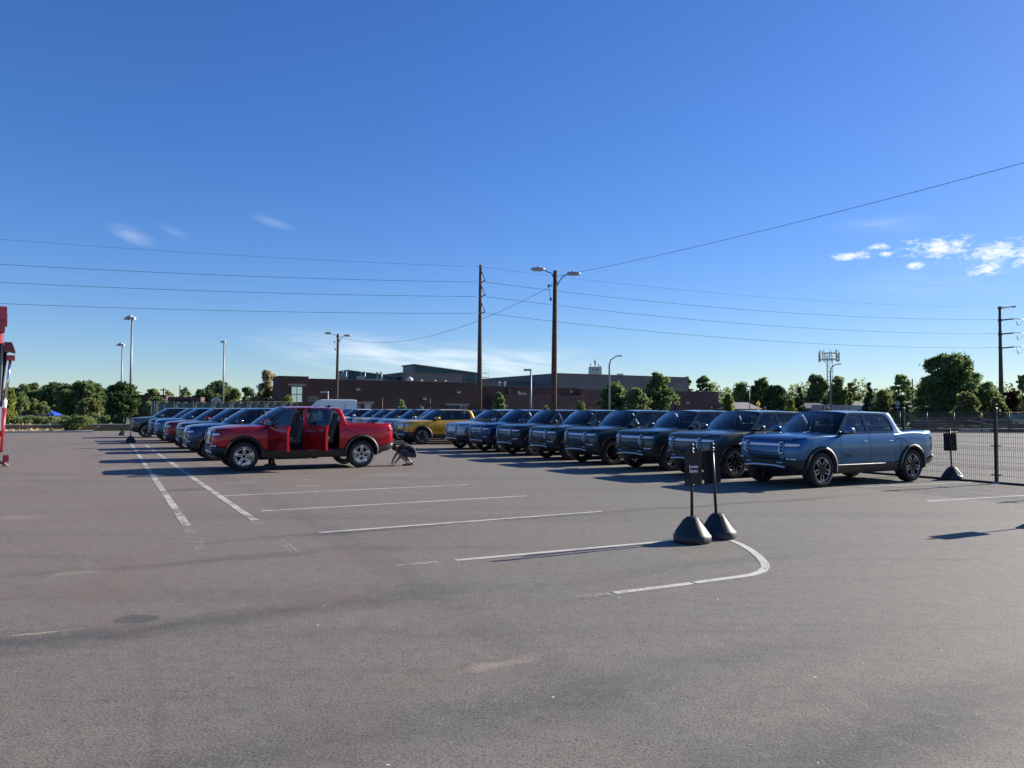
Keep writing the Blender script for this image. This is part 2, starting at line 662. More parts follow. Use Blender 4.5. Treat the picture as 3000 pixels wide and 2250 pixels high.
def make_wheel(parent, x, side, style):
    t = MB()
    hw = .137
    prof = [(.268, hw - .015), (.285, hw + .004), (.33, hw + .016), (.375, hw + .012), (.402, hw - .008), (.415, hw - .028), (.420, hw - .06), (.421, 0),
            (.420, -hw + .06), (.415, -hw + .028), (.402, -hw + .008), (.375, -hw - .012), (.33, -hw - .016), (.268, -hw + .015)]

    def wob(i, k):                                 # tread blocks bite into the shoulders
        if i in (5, 6, 8, 9):
            return -.012 if (k + (i > 7)) % 2 else 0
        if i in (4, 10):
            return -.007 if k % 2 else .002
        return 0
    t.lathe(prof, 64, 0, 'y', wob=wob)
    # a wheel is one part; its tyre, rim and caliper are its pieces
    b = MB()
    o = side * (hw - .01)
    b.lathe([(.275, -side * hw * .9), (.262, -side * .08), (.258, o - side * .05), (.268, o + side * .004), (.282, o + side * .010), (.284, o - side * .005)], 40, 0, 'y', mats=[2, 2, 0, 1, 1])
    yf = o - side * .012
    b.lathe([(.0, yf), (.052, yf), (.058, yf - side * .012), (.09, yf - side * .03), (.09, yf - side * .06)], 20, 2, 'y')
    b.lathe([(.0, o - side * .10), (.19, o - side * .10), (.19, o - side * .085), (.0, o - side * .085)][:3], 24, 3, 'y')
    for k in range(5):
        a0 = 2 * math.pi * k / 5 + (math.pi / 2 if style != 'trail' else -math.pi / 2)
        er, et = Vector((math.cos(a0), 0, math.sin(a0))), Vector((-math.sin(a0), 0, math.cos(a0)))
        up = Vector((0, side, 0))

        def P(r, w, d):
            return er * r + et * w + Vector((0, yf + side * d, 0))
        if style == 'trail':
            # dark spoke edged with a bright open loop
            b.obox(P(.045, 0, -.012), P(.262, 0, -.004), .115, .03, 2, up)
            b.obox(P(.045, .0, -.020), P(.10, 0, -.014), .15, .03, 2, up)
            for w in (-1, 1):
                b.obox(P(.125, .047 * w, .013), P(.245, .052 * w, .017), .013, .012, 1, up)
            b.obox(P(.245, -.058, .017), P(.245, .058, .017), .013, .012, 1, up)
            b.obox(P(.13, -.034, .0125), P(.237, -.038, .0125), .012, .006, 0, up)
        elif style == 'sport':
            for w in (-1, 1):
                b.obox(P(.045, .018 * w, .0), P(.20, .032 * w, .012), .024, .03, 1, up)
            b.obox(P(.175, 0, .010), P(.262, 0, .016), .080, .03, 1, up)
            b.obox(P(.06, 0, -.006), P(.165, 0, -.002), .05, .03, 2, up)
            am = a0 + math.pi / 5
            for q in (-.36, -.18, 0, .18):
                p0, p1 = am + q * .9, am + (q + .18) * .9
                b.obox((math.cos(p0) * .222, yf + side * .006, math.sin(p0) * .222), (math.cos(p1) * .222, yf + side * .006, math.sin(p1) * .222), .02, .02, 1, (0, side, 0))
            b.obox(er * .25 + et * .055 + Vector((0, yf, 0)), er * .222 + et * .075 + Vector((0, yf, 0)), .02, .02, 1, up)
        elif style == 'road':                                  # bright five double spokes with a wide polished lip
            for w in (-1, 1):
                b.obox(P(.04, .02 * w, -.004), P(.268, .046 * w, .008), .022, .03, 1, up)
        else:
            for w in (-1, 1):
                b.obox(P(.04, .022 * w, -.004), P(.268, .05 * w, .008), .026, .03, 2, up)
    w = MB()
    w.lathe([(.10, -side * .09), (.10, -side * .02)], 12, 0, 'y')
    hub = link('wheel', w.mesh('wheel hub', M('black plastic')), parent, (x, side * .852, RT))
    t.build('tyre', M('rubber'), hub)
    b.build('rim', [M('wheel dark'), M('silver trim'), M('wheel dark'), M('brake disc')], hub)
    c = MB()
    for q in range(5):
        p0, p1 = R(-38 + q * 15), R(-38 + (q + 1) * 15)
        if x < 0:
            p0, p1 = math.pi - p0, math.pi - p1
        sgn = -1
        p = lambda t_: (sgn * math.cos(t_) * .165, o - side * .075, math.sin(t_) * .165)
        c.obox(p(p0), p(p1), .06, .055, 0, (0, side, 0))
    c.build('brake_caliper', M('caliper yellow'), hub)
    return hub


LETTER = None


def make_truck(pm, style='trail', doors=None, lift=0.0):
    """pm: paint material. Returns the root Empty with all parts."""
    global LETTER
    if LETTER is None:
        LETTER = text_mesh('RIVIAN', .085, .002)
        LETTER.name = 'lettering'
        LETTER.materials.append(M('grey trim'))
    root = link('pickup_truck', None)
    body = root
    zt = lambda s: ip(pth(s)[0], ZTOP)
    s_door, s_nose = s_at_x(1.06), s_at_x(2.43)
    s_arf, s_arr = s_at_x(2.262), 0
    # --- bonnet
    mb = MB()
    edge = [surf(s, zt(s), -.004) for s in lin(s_at_x(1.07), s_at_x(2.44), 14)]
    nu = 16
    rows = []
    for i, e in enumerate(edge):
        t = i / 14
        w = e[1]
        row = []
        for k in range(nu + 1):
            u = -1 + 2 * k / nu
            y = w * u
            if i == 14:
                pass
            bow_c = .26 * (1 - u * u)                       # cowl follows the windscreen
            sf = np.interp(abs(y), PQ[:400, 1], PQ[:400, 0]) - .105
            bow_f = sf - e[0]
            x = e[0] + bow_c * (1 - t) ** 1.5 + bow_f * t ** 4
            z = e[2] + .050 * (1 - abs(u) ** 4) * (1 - .55 * t ** 3) - .012 * math.exp(-((abs(u) - .80) / .07) ** 2)
            row.append((x, y, z))
        rows.append(row)
    # roll the leading edge down onto the nose
    last = rows[-1]
    roll = []
    for (x, y, z) in last:
        sy = float(np.interp(abs(y), PQ[:400, 1], PS[:400]))
        p = surf(math.copysign(sy, y), 1.125, -.004)
        roll.append(((x + p[0]) / 2 + .028, y * 1.004, (z + p[2]) / 2 + .016))
    rows.append(roll)
    rows.append([surf(math.copysign(float(np.interp(abs(y), PQ[:400, 1], PS[:400])), y), 1.118, .0) for (x, y, z) in last])
    mb.grid(rows, 0, True)
    mb.build('bonnet', pm, body)
    # --- nose and front wings
    mb = MB()
    skin(mb, lin(-s_nose, s_nose, 26), lambda s: .63, lambda s: 1.115 + (zt(s_nose) - 1.117) * (abs(s) / s_nose) ** 8, 8, 0)
    nose = mb.build('nose', pm, body)
    for side in (1, -1):
        mb = MB()
        ss = lin(s_nose + .004, s_at_x(2.26), 7) + lin(s_at_x(2.25), s_at_x(1.19), 34)[1:] + lin(s_at_x(1.18), s_door, 4)[1:]
        skin(mb, [side * s for s in ss], lambda s: max(.53 if pth(s)[0] < 1.8 else .63, arch_z(pth(s)[0])), zt, 9, 0)
        mb.build('wing', pm, body)
    # --- light bar and headlamps
    mb = MB()
    for a, b in ((-s_at_x(2.38), -.60), (-.46, .46), (.60, s_at_x(2.38))):
        n = 10
        def zl(s): return .965 + (.03 * max(0, (abs(s) - .75) / .3) ** 2)
        def zh(s): return 1.035 - (.012 * max(0, (abs(s) - .75) / .3) ** 2)
        skin(mb, lin(a, b, n), lambda s: zl(s) - .014, lambda s: zh(s) + .014, 2, 1, .004, .03)
        skin(mb, lin(a + .012, b - .012, n), zl, zh, 2, 0, .009, .03)
    mb.build('light_bar', [M('lamp lens'), M('gloss black')], body)
    for side in (1, -1):
        mb = MB()
        sc_ = .53 * side
        n = 28
        def stad(w, h, out, s0=sc_):
            pts = []
            for k in range(n):
                a = 2 * math.pi * k / n
                ds = w * math.cos(a); dz = w * math.sin(a) + (h if math.sin(a) > 1e-6 else -h if math.sin(a) < -1e-6 else 0)
                pts.append(surf(s0 + ds, .935 + dz, out))
            return pts
        rings = [stad(.078, .085, -.02), stad(.078, .085, .016), stad(.066, .083, .026), stad(.056, .080, .020), stad(.050, .078, .006)]
        mb.grid(rings, 0, True, closed=True, flip=(side < 0) is False)
        for a, b, m_ in ((0, 1, 1), (1, 2, 1), (2, 3, 0), (3, 4, 1)):
            for k in range(n):
                mb.m[a * n + k] = m_
        h = mb.build('headlamp', [M('chrome'), M('gloss black')], body)
        l = MB()
        l.add(stad(.052, .079, .010), [tuple(range(n))], 0)
        for dz in (-.07, 0.005, .08):
            c0 = surf(sc_, .935 + dz, .012)
            l.lathe([(.026, 0), (.016, -.010), (.0, -.012)], 10, 1, 'x', c=(c0[0] + .005, c0[1], c0[2]))
        l.build('lens', [M('lamp bowl'), M('gloss black')], h)
    # --- dark band, fog lamps
    mb = MB()
    skin(mb, lin(-.47, .47, 12), lambda s: .655, lambda s: .765, 3, 0, .006, .02)
    for k in range(9):
        s0 = -.42 + k * .105
        skin(mb, lin(s0 - .04, s0 + .04, 2), lambda s: .675, lambda s: .745, 1, 1, .009, .01)
    mb.build('grille', [M('gloss black'), M('black plastic')], body)
    mb = MB()
    skin(mb, lin(-.47, .47, 12), lambda s: .80, lambda s: .818, 1, 0, .005, .02)
    mb.build('nose_crease', M('gloss black'), body)
    for side in (1, -1):
        mb = MB()
        skin(mb, [side * s for s in lin(.62, .93, 5)], lambda s: .640, lambda s: .705, 1, 1, .006, .02)
        skin(mb, [side * s for s in lin(.66, .74, 2)], lambda s: .655, lambda s: .690, 1, 0, .010, .02)
        skin(mb, [side * s for s in lin(.76, .90, 3)], lambda s: .655, lambda s: .690, 1, 0, .010, .02)
        mb.build('fog_lamp', [M('white paint'), M('gloss black')], body)
    # --- front bumper, skid plate
    mb = MB()
    sb = s_at_x(2.245)
    rows = []
    for s in lin(-sb, sb, 34):
        col = []
        for z, o in ((.64, -.03), (.636, .006), (.60, .014), (.54, .016), (.48, .010), (.42, -.03), (.36, -.10), (.33, -.20), (.33, -.34)):
            k = min(1, max(0, (abs(s) - .75) / .5))
            if z < .4:
                z = z + .05 * k
            p = surf(s, max(z, .4), o * (1 - .3 * k)); col.append((p[0], p[1], z))
        rows.append(col)
    mb.grid(rows, 0, True, flip=True)
    fb = mb.build('front_bumper', M('black plastic'), body)
    mb = MB()
    def bar(s0, s1, z0, z1, o, m_):
        skin(mb, lin(s0, s1, 8), lambda s: z0(s), lambda s: z1(s), 1, m_, o, .03)
    tz = lambda s: .03 * min(1, max(0, (abs(s) - .38) / .14))
    bar(-.62, .62, lambda s: .485 - tz(s), lambda s: .535 - tz(s), .020, 0)
    mb.build('skid_bar', M('silver trim'), fb)
    for side in (1, -1):
        mb = MB()
        skin(mb, [side * s for s in lin(.40, .56, 2)], lambda s: .575, lambda s: .592, 1, 0, .018, .02)
        mb.build('reflector', M('white paint'), fb)
        mb = MB()
        p0, p1 = surf(side * .70, .46, .0), surf(side * .84, .40, -.03)
        mb.prism([(p0[0] + .01, p0[1], .47), (p1[0] + .01, p1[1], .47), (p1[0] - .05, p1[1] * .97, .35), (p0[0] - .12, p0[1] * .8, .35)], (-.02, 0, .0), 0)
        mb.build('air_blade', M('grey trim'), fb)
    # --- doors
    for side in (1, -1):
        for fr in (True, False):
            d = make_door(side, fr, body, pm)
            if doors and side == 1:
                d.rotation_euler = (0, 0, -doors[0 if fr else 1])
    # --- sills, B pillars
    for side in (1, -1):
        mb = MB()
        ss = lin(s_at_x(1.20), s_at_x(-1.20), 10)
        rows = []
        for s in ss:
            col = []
            for z, o in ((.53, -.05), (.528, .004), (.50, .022), (.48, .022), (.44, .004), (.32, -.02), (.295, -.06), (.295, -.25)):
                p = surf(side * s, max(z, .4), o); col.append((p[0], p[1], z))
            rows.append(col)
        mb.grid(rows, 0, True, flip=(side > 0))
        n0 = len(mb.m)
        for r in range(10):
            mb.m[r * 7 + 1] = 0
        ro = mb.build('rocker_panel', M('black plastic'), body)
        mb = MB()
        skin(mb, [side * s for s in lin(s_at_x(1.02), s_at_x(-.62), 6)], lambda s: .497, lambda s: .518, 1, 0, .0225, .02)
        mb.build('sill_strip', M('grey trim'), ro)
        mb = MB()
        mb.box((-1.05, .62, .46), (1.06, .875, .535), 0, c=(0, 0, 0) if side > 0 else (0, -1.495, 0))
        for xa in (-.06,):
            mb.prism([(xa - .08, side * .80, .53), (xa + .09, side * .80, .53), (xa + .05, side * (yg(1.75) - .06), 1.75), (xa - .05, side * (yg(1.75) - .06), 1.75)], (0, side * .05, 0), 0)
        mb.prism([(1.04, side * .80, .53), (1.20, side * .80, .53), (1.20, side * .84, 1.22), (1.06, side * .84, 1.22)], (0, side * .04, 0), 0)
        mb.prism([(-1.03, side * .80, .53), (-1.16, side * .80, .53), (-1.2, side * .84, 1.25), (-1.08, side * .84, 1.25)], (0, side * .04, 0), 0)
        mb.build('door_frame', pm, body)
    # --- bed sides with tail corner
    for side in (1, -1):
        mb = MB()
        ss = lin(s_at_x(-1.03), s_at_x(-1.19), 5) + lin(s_at_x(-1.20), s_at_x(-2.25), 34) + lin(s_at_x(-2.26), SEND - .80, 12)[0:]
        def zbb(s):
            x, y = pth(s)[:2]
            if x > -1.7:
                return max(.53, arch_z(x))
            base = .56 if abs(s) < s_at_x(-2.25) else .56 + .15 * min(1, (abs(s) - s_at_x(-2.25)) / .6)
            return max(base, arch_z(x))
        skin(mb, [side * s for s in ss], zbb, zt, 9, 0)
        bs = mb.build('bed_side', pm, body)
        mb = MB()                                                  # rail cap
        rows = []
        for s in lin(s_at_x(-1.27), SEND - .80, 14):
            x, y, nx, ny = pth(side * s); i = ip(zt(s), INSET)
            rows.append([(x - nx * (i - .002), y - ny * (i - .002), zt(s) - .012), (x - nx * (i + .012), y - ny * (i + .012), zt(s) + .012),
                         (x - nx * (i + .07), y - ny * (i + .07), zt(s) + .012), (x - nx * (i + .09), y - ny * (i + .09), zt(s) - .05)])
        mb.grid(rows, 0, True, flip=(side > 0))
        mb.build('bed_rail', pm, bs)
        mb = MB()                                                  # gear tunnel shut line
        pts = [(-1.12, 1.12), (-1.30, 1.12), (-1.42, 1.08), (-1.55, .98)]
        for a, b in zip(pts, pts[1:]):
            mb.obox((a[0], side * (yside(a[0], a[1]) + .001), a[1]), (b[0], side * (yside(b[0], b[1]) + .001), b[1]), .006, .008, 0, (0, side, 0))
        mb.build('shut_line', M('gloss black'), bs)
        # tail lamp
        mb = MB()
        skin(mb, [side * s for s in lin(s_at_x(-2.57), SEND - .80, 9)], lambda s: 1.055, lambda s: 1.175, 2, 1, .004, .03)
        skin(mb, [side * s for s in lin(s_at_x(-2.61), SEND - .82, 9)], lambda s: 1.07, lambda s: 1.16, 2, 0, .012, .03)
        mb.build('tail_lamp', [M('tail red'), M('gloss black')], body)
        # rear bumper corner
    mb = MB()
    for side in (1, -1):
        rows = []
        for s in lin(s_at_x(-2.215), SEND, 16):
            f = min(1, (s - s_at_x(-2.215)) / .7)
            col = []
            for z, o in ((.565 + .15 * f, -.04), (.562 + .15 * f, .010), (.52 + .15 * f, .018), (.46 + .12 * f, .010), (.40 + .12 * f, -.03), (.38 + .10 * f, -.15)):
                p = surf(side * s, max(.42, z), o); col.append((p[0], p[1], z))
            rows.append(col)
        mb.grid(rows, 0, True, flip=(side > 0))
    mb.build('rear_bumper', M('grey trim'), body)
    mb = MB()
    skin(mb, lin(SEND - .795, SEND, 8), lambda s: .71, zt, 8, 0)
    skin(mb, [-s for s in lin(SEND - .795, SEND, 8)], lambda s: .71, zt, 8, 0)
    mb.build('tailgate', pm, body)
    mb = MB()
    mb.box((-2.72, -.86, 1.225), (-1.28, .86, 1.262), 0)
    for k in range(5):
        mb.box((-2.70 + k * .28, -.84, 1.262), (-2.70 + k * .28 + .25, .84, 1.268), 0)
    mb.build('tonneau_cover', M('black plastic'), body)
    # --- wheel arch trims and liners
    for ax in (AX, -AX):
        for side in (1, -1):
            mb = MB()
            rows = []
            lo0, hi0 = (R(-8), R(188))
            if ax > 0:
                lo0 = R(2) if True else lo0
            for a in lin(lo0, hi0, 30):
                row = []
                for r, o in ((.535, .0), (.545, .022), (.500, .030), (.470, .026), (.462, -.03), (.462, -.10)):
                    x, z = ax + r * math.cos(a), RT + r * math.sin(a)
                    yb = float(np.interp(-x, -PQ[:_half + 600, 0], PQ[:_half + 600, 1]))
                    yb = max(yb, .975) if abs(o) < .04 and x > 2.1 else yb
                    row.append((x, side * (yb - ip(z, INSET) * .5 + o), z))
                rows.append(row)
            mb.grid(rows, 0, True, flip=(side < 0))
            t = mb.build('wheel_arch_trim', M('black plastic'), body)
            l = MB()
            l.grid([[(ax + .50 * math.cos(a), side * y, RT + .50 * math.sin(a)) for y in (.50, .95)] for a in lin(R(-12), R(192), 18)], 0, True)
            l.add([(ax + .50 * math.cos(a), side * .50, RT + .50 * math.sin(a)) for a in lin(R(-12), R(192), 18)], [tuple(range(19))])
            l.build('liner', M('dark cabin'), t)
            if ax > 0:
                k = MB()
                rows = []
                for a in lin(R(24), R(44), 5):
                    row = []
                    for r in (.500, .530):
                        x, z = ax + r * math.cos(a), RT + r * math.sin(a)
                        yb = float(np.interp(-x, -PQ[:_half + 600, 0], PQ[:_half + 600, 1]))
                        yb = max(yb, .975) if x > 2.1 else yb
                        row.append((x, side * (yb - ip(z, INSET) * .5 + .034), z))
                    rows.append(row)
                k.grid(rows, 0, True, flip=(side < 0))
                k.build('side_marker', M('amber'), t)
            make_wheel(body, ax, side, style)
    # --- chassis
    mb = MB()
    mb.box((-2.55, -.50, .34), (2.35, .50, .58), 0, bev=.06)
    mb.box((-1.22, -.82, .30), (1.20, .82, .48), 0, bev=.03)
    mb.box((2.05, -.70, .36), (2.42, .70, .60), 0)
    mb.box((-2.70, -.75, .52), (-2.2, .75, .72), 0)
    for ax in (AX, -AX):
        mb.tube([(ax, -.75, RT), (ax, .75, RT)], .05, 8)
        mb.obox((ax - .25, -.7, .30), (ax + .05, -.7, .36), .08, .04); mb.obox((ax - .25, .7, .30), (ax + .05, .7, .36), .08, .04)
    mb.build('chassis', M('dark cabin'), body)
    # --- roof, pillars, glass
    def top(y, ww=.70):
        q = 1 - (y / ww) ** 2
        return (.52 + .07 * q, y, 1.762 + .040 * q)
    def base(y, ww=.86):
        q = 1 - (y / ww) ** 2
        return (1.17 + .25 * q, y, 1.205 + .050 * q)
    mb = MB()
    rows = []
    for j in range(9):
        t = j / 8
        row = []
        for k in range(13):
            u = -1 + k / 6
            a, b = base(.86 * u), top(.70 * u)
            bow = .018 * math.sin(math.pi * t)
            row.append((a[0] + (b[0] - a[0]) * t + bow, a[1] + (b[1] - a[1]) * t, a[2] + (b[2] - a[2]) * t + bow))
        rows.append(row)
    mb.grid(rows, 0, True)
    mb.build('windscreen', M('screen glass'), body)
    mb = MB()                                                      # paper tag behind the glass
    pts_ = []
    for u_, t_ in ((-.80, .10), (-.62, .10), (-.62, .24), (-.80, .24)):
        a, b = Vector(base(.86 * u_)), Vector(top(.70 * u_))
        pts_.append(a.lerp(b, t_) + Vector((-.012, 0, -.012)))
    mb.prism(pts_, (-.003, 0, -.002))
    mb.build('windscreen_tag', M('white paint'), body)
    mb = MB()                                                      # cowl
    mb.grid([[(p[0] + dx, p[1] * sc, p[2] + dz) for p in [base(.86 * (-1 + k / 6)) for k in range(13)]] for dx, sc, dz in ((-.03, 1.0, .005), (.02, 1.0, -.004), (.07, 1.03, -.02))], 0, True)
    for y0 in (-.45, .15):
        p, q = base(y0), base(y0 + .52)
        mb.obox((p[0] + .02, y0, p[2] + .012), (q[0] + .0, y0 + .52, q[2] + .02), .018, .012)
    mb.build('cowl', M('black plastic'), body)
    mb = MB()
    rows = []
    ye = yg(1.757)
    for j in range(13):
        t = j / 12
        row = []
        for k in range(15):
            u = -1 + k / 7
            y = u * (.70 + (ye - .70) * min(1, t * 4))
            xf = top(.70 * u)[0]
            x = xf + (-1.115 - .02 * (1 - u * u) - xf) * t
            z = 1.762 + (.040 + .018 * math.sin(math.pi * min(1, t * 1.1))) * (1 - abs(u) ** 2.4) - .010 * t ** 3
            row.append((x, y, z))
        rows.append(row)
    rows.append([(p[0] - .02, p[1], p[2] - .03) for p in rows[-1]])
    mb.grid(rows, 0, True, flip=False)
    rf = mb.build('roof', pm, body)
    mb = MB()
    mb.prism([(-.80, -.02, 1.80), (-1.0, -.03, 1.79), (-1.0, -.012, 1.86), (-.95, -.008, 1.865)], (0, .04, 0))
    mb.build('antenna_fin', M('gloss black'), rf)
    for side in (1, -1):
        # A pillar and roof rail as one swept strip
        mb = MB()
        out_ = [(1.10, 1.225), (.9, 1.40), (.7, 1.578), (.52, 1.735), (.43, 1.757), (0, 1.762), (-.5, 1.758), (-.82, 1.752), (-1.11, 1.748)]
        inn = [base(.86), None, None, top(.70), (.44, .712, 1.769), (0, .724, 1.772), (-.5, .722, 1.768), (-.82, .716, 1.762), (-1.11, .70, 1.75)]
        b0, t0 = Vector(base(.86)), Vector(top(.70))
        inn[1], inn[2] = b0.lerp(t0, .36), b0.lerp(t0, .69)
        rows = []
        for (x, z), q in zip(out_, inn):
            o_ = Vector((x, side * (yg(z) + .004), z)); i_ = Vector((q[0], side * q[1], q[2]))
            mid = (o_ + i_) / 2 + Vector((.012 if z < 1.74 else 0, side * .010, .012))
            rows.append([o_ + Vector((0, -side * .05, -.03)), o_, mid, i_, i_ + Vector((-.02, -side * .01, -.04))])
        mb.grid(rows[:4], 1, True, flip=(side > 0))
        mb.grid(rows[3:], 0, True, flip=(side > 0))
        mb.build('roof_pillar', [pm, M('gloss black')], body)
        # C pillar
        mb = MB()
        ol = [(-.80, 1.750), (-.92, 1.717), (-1.0, 1.632), (-1.05, 1.50), (-1.07, 1.40), (-1.055, 1.31), (-1.02, 1.262)]
        orr = [(-1.10, 1.752), (-1.125, 1.72), (-1.17, 1.632), (-1.21, 1.50), (-1.245, 1.40), (-1.285, 1.31), (-1.33, 1.268)]
        rows = []
        for a, b in zip(ol, orr):
            row = []
            for k in range(5):
                t = k / 4
                x, z = a[0] + (b[0] - a[0]) * t, a[1] + (b[1] - a[1]) * t
                row.append((x, side * (yg(z) + .002 + .006 * math.sin(math.pi * t)), z))
            row.append((b[0] + .02, side * (yg(b[1]) - .06), b[1]))
            rows.append(row)
        mb.grid(rows, 0, True, flip=(side < 0))
        mb.build('rear_pillar', pm, body)
    # cab back with its window
    fx = lambda z: -1.325 + (z - 1.268) * .45 + .012
    ol = [(-.92, 1.20), (.92, 1.20), (yg(1.745) - .03, 1.745), (-yg(1.745) + .03, 1.745)]
    il = [(-.72, 1.34), (.72, 1.34), (.60, 1.69), (-.60, 1.69)]
    mb = MB()
    ring_slab(mb, ol, il, lambda p: (fx(p[1]), p[0], p[1]), lambda p: (fx(p[1]) + .04, p[0], p[1]), 0)
    mb.box((-1.32, -.88, .50), (-1.24, .88, 1.22), 1)
    cb = mb.build('cab_back', [pm, M('dark cabin')], body)
    mb = MB()
    mb.add([(fx(p[1]) + .015, p[0], p[1]) for p in il], [(0, 1, 2, 3)])
    mb.build('rear_window', M('cabin glass'), cb)
    # --- cabin
    mb = MB()
    mb.box((-1.25, -.80, .44), (1.2, .80, .50), 0)
    mb.box((1.16, -.80, .48), (1.26, .80, 1.20), 0)
    mb.build('cabin_floor', M('dark cabin'), body)
    mb = MB()
    mb.box((.82, -.80, .92), (1.24, .80, 1.17), 0, bev=.05)
    mb.box((.76, -.18, 1.02), (.80, .20, 1.22), 0, bev=.01)
    mb.box((.0, -.16, .5), (.85, .16, .85), 0, bev=.03)
    mb.build('dashboard', M('dark cabin'), body)
    mb = MB()
    cpt = Vector((.66, .38, 1.12))
    pts = [cpt + Vector((math.sin(a) * .07, math.cos(a) * .18, math.sin(a) * .17)) for a in lin(0, 2 * math.pi, 20)]
    mb.tube(pts, .014, 6, cap=False)
    mb.obox(cpt + Vector((0, -.17, 0)), cpt + Vector((0, .17, 0)), .05, .02); mb.obox(cpt, (.86, .38, 1.02), .06, .06)
    mb.build('steering_wheel', M('dark cabin'), body)
    for x, ys in ((.02, (.38, -.38)), (-.95, (.42, -.42))):
        for y in ys:
            mb = MB()
            mb.box((x, y - .25, .70), (x + .52, y + .25, .86), 0, bev=.05)
            mb.prism([(x + .04, y - .24, .80), (x - .12, y - .22, 1.42), (x - .02, y - .22, 1.43), (x + .17, y - .24, .84)], (0, .46, 0))
            mb.box((x - .15, y - .13, 1.44), (x - .04, y + .13, 1.62), 0, bev=.03)
            mb.build('seat', M('seat grey'), body)
    if lift:
        for c in root.children:
            if not c.name.startswith('wheel') or c.name.startswith('wheel_arch'):
                c.location.z += lift
    return root


def repaint(o, mt):
    if o.type == 'MESH' and o.data.materials and o.data.materials[0] and o.data.materials[0].name.startswith('paint '):
        o.material_slots[0].link = 'OBJECT'
        o.material_slots[0].material = mt
    for c in o.children:
        repaint(c, mt)
# ================================================================== ground
def mnode(nt):
    N, L = nt.nodes, nt.links

    def m(op, a, b=None, c=None, clamp=False):
        n = N.new('ShaderNodeMath')
        n.operation = op
        n.use_clamp = clamp
        for i, v in enumerate((a, b, c)):
            if v is None:
                continue
            if isinstance(v, (int, float)):
                n.inputs[i].default_value = v
            else:
                L.new(v, n.inputs[i])
        return n.outputs[0]
    return m


def nz(nt, vec, scale, detail=4, rough=.55, dist=0.0):
    n = nt.nodes.new('ShaderNodeTexNoise')
    n.inputs['Scale'].default_value = scale; n.inputs['Detail'].default_value = detail
    n.inputs['Roughness'].default_value = rough; n.inputs['Distortion'].default_value = dist
    nt.links.new(vec, n.inputs['Vector'])
    return n.outputs['Fac']


def mixc(nt, fac, a, b):
    mx = nt.nodes.new('ShaderNodeMix'); mx.data_type = 'RGBA'
    for i, v in ((0, fac), (6, a), (7, b)):
        if isinstance(v, tuple):
            mx.inputs[i].default_value = (*v, 1)
        elif isinstance(v, (int, float)):
            mx.inputs[i].default_value = v
        else:
            nt.links.new(v, mx.inputs[i])
    return mx.outputs[2]


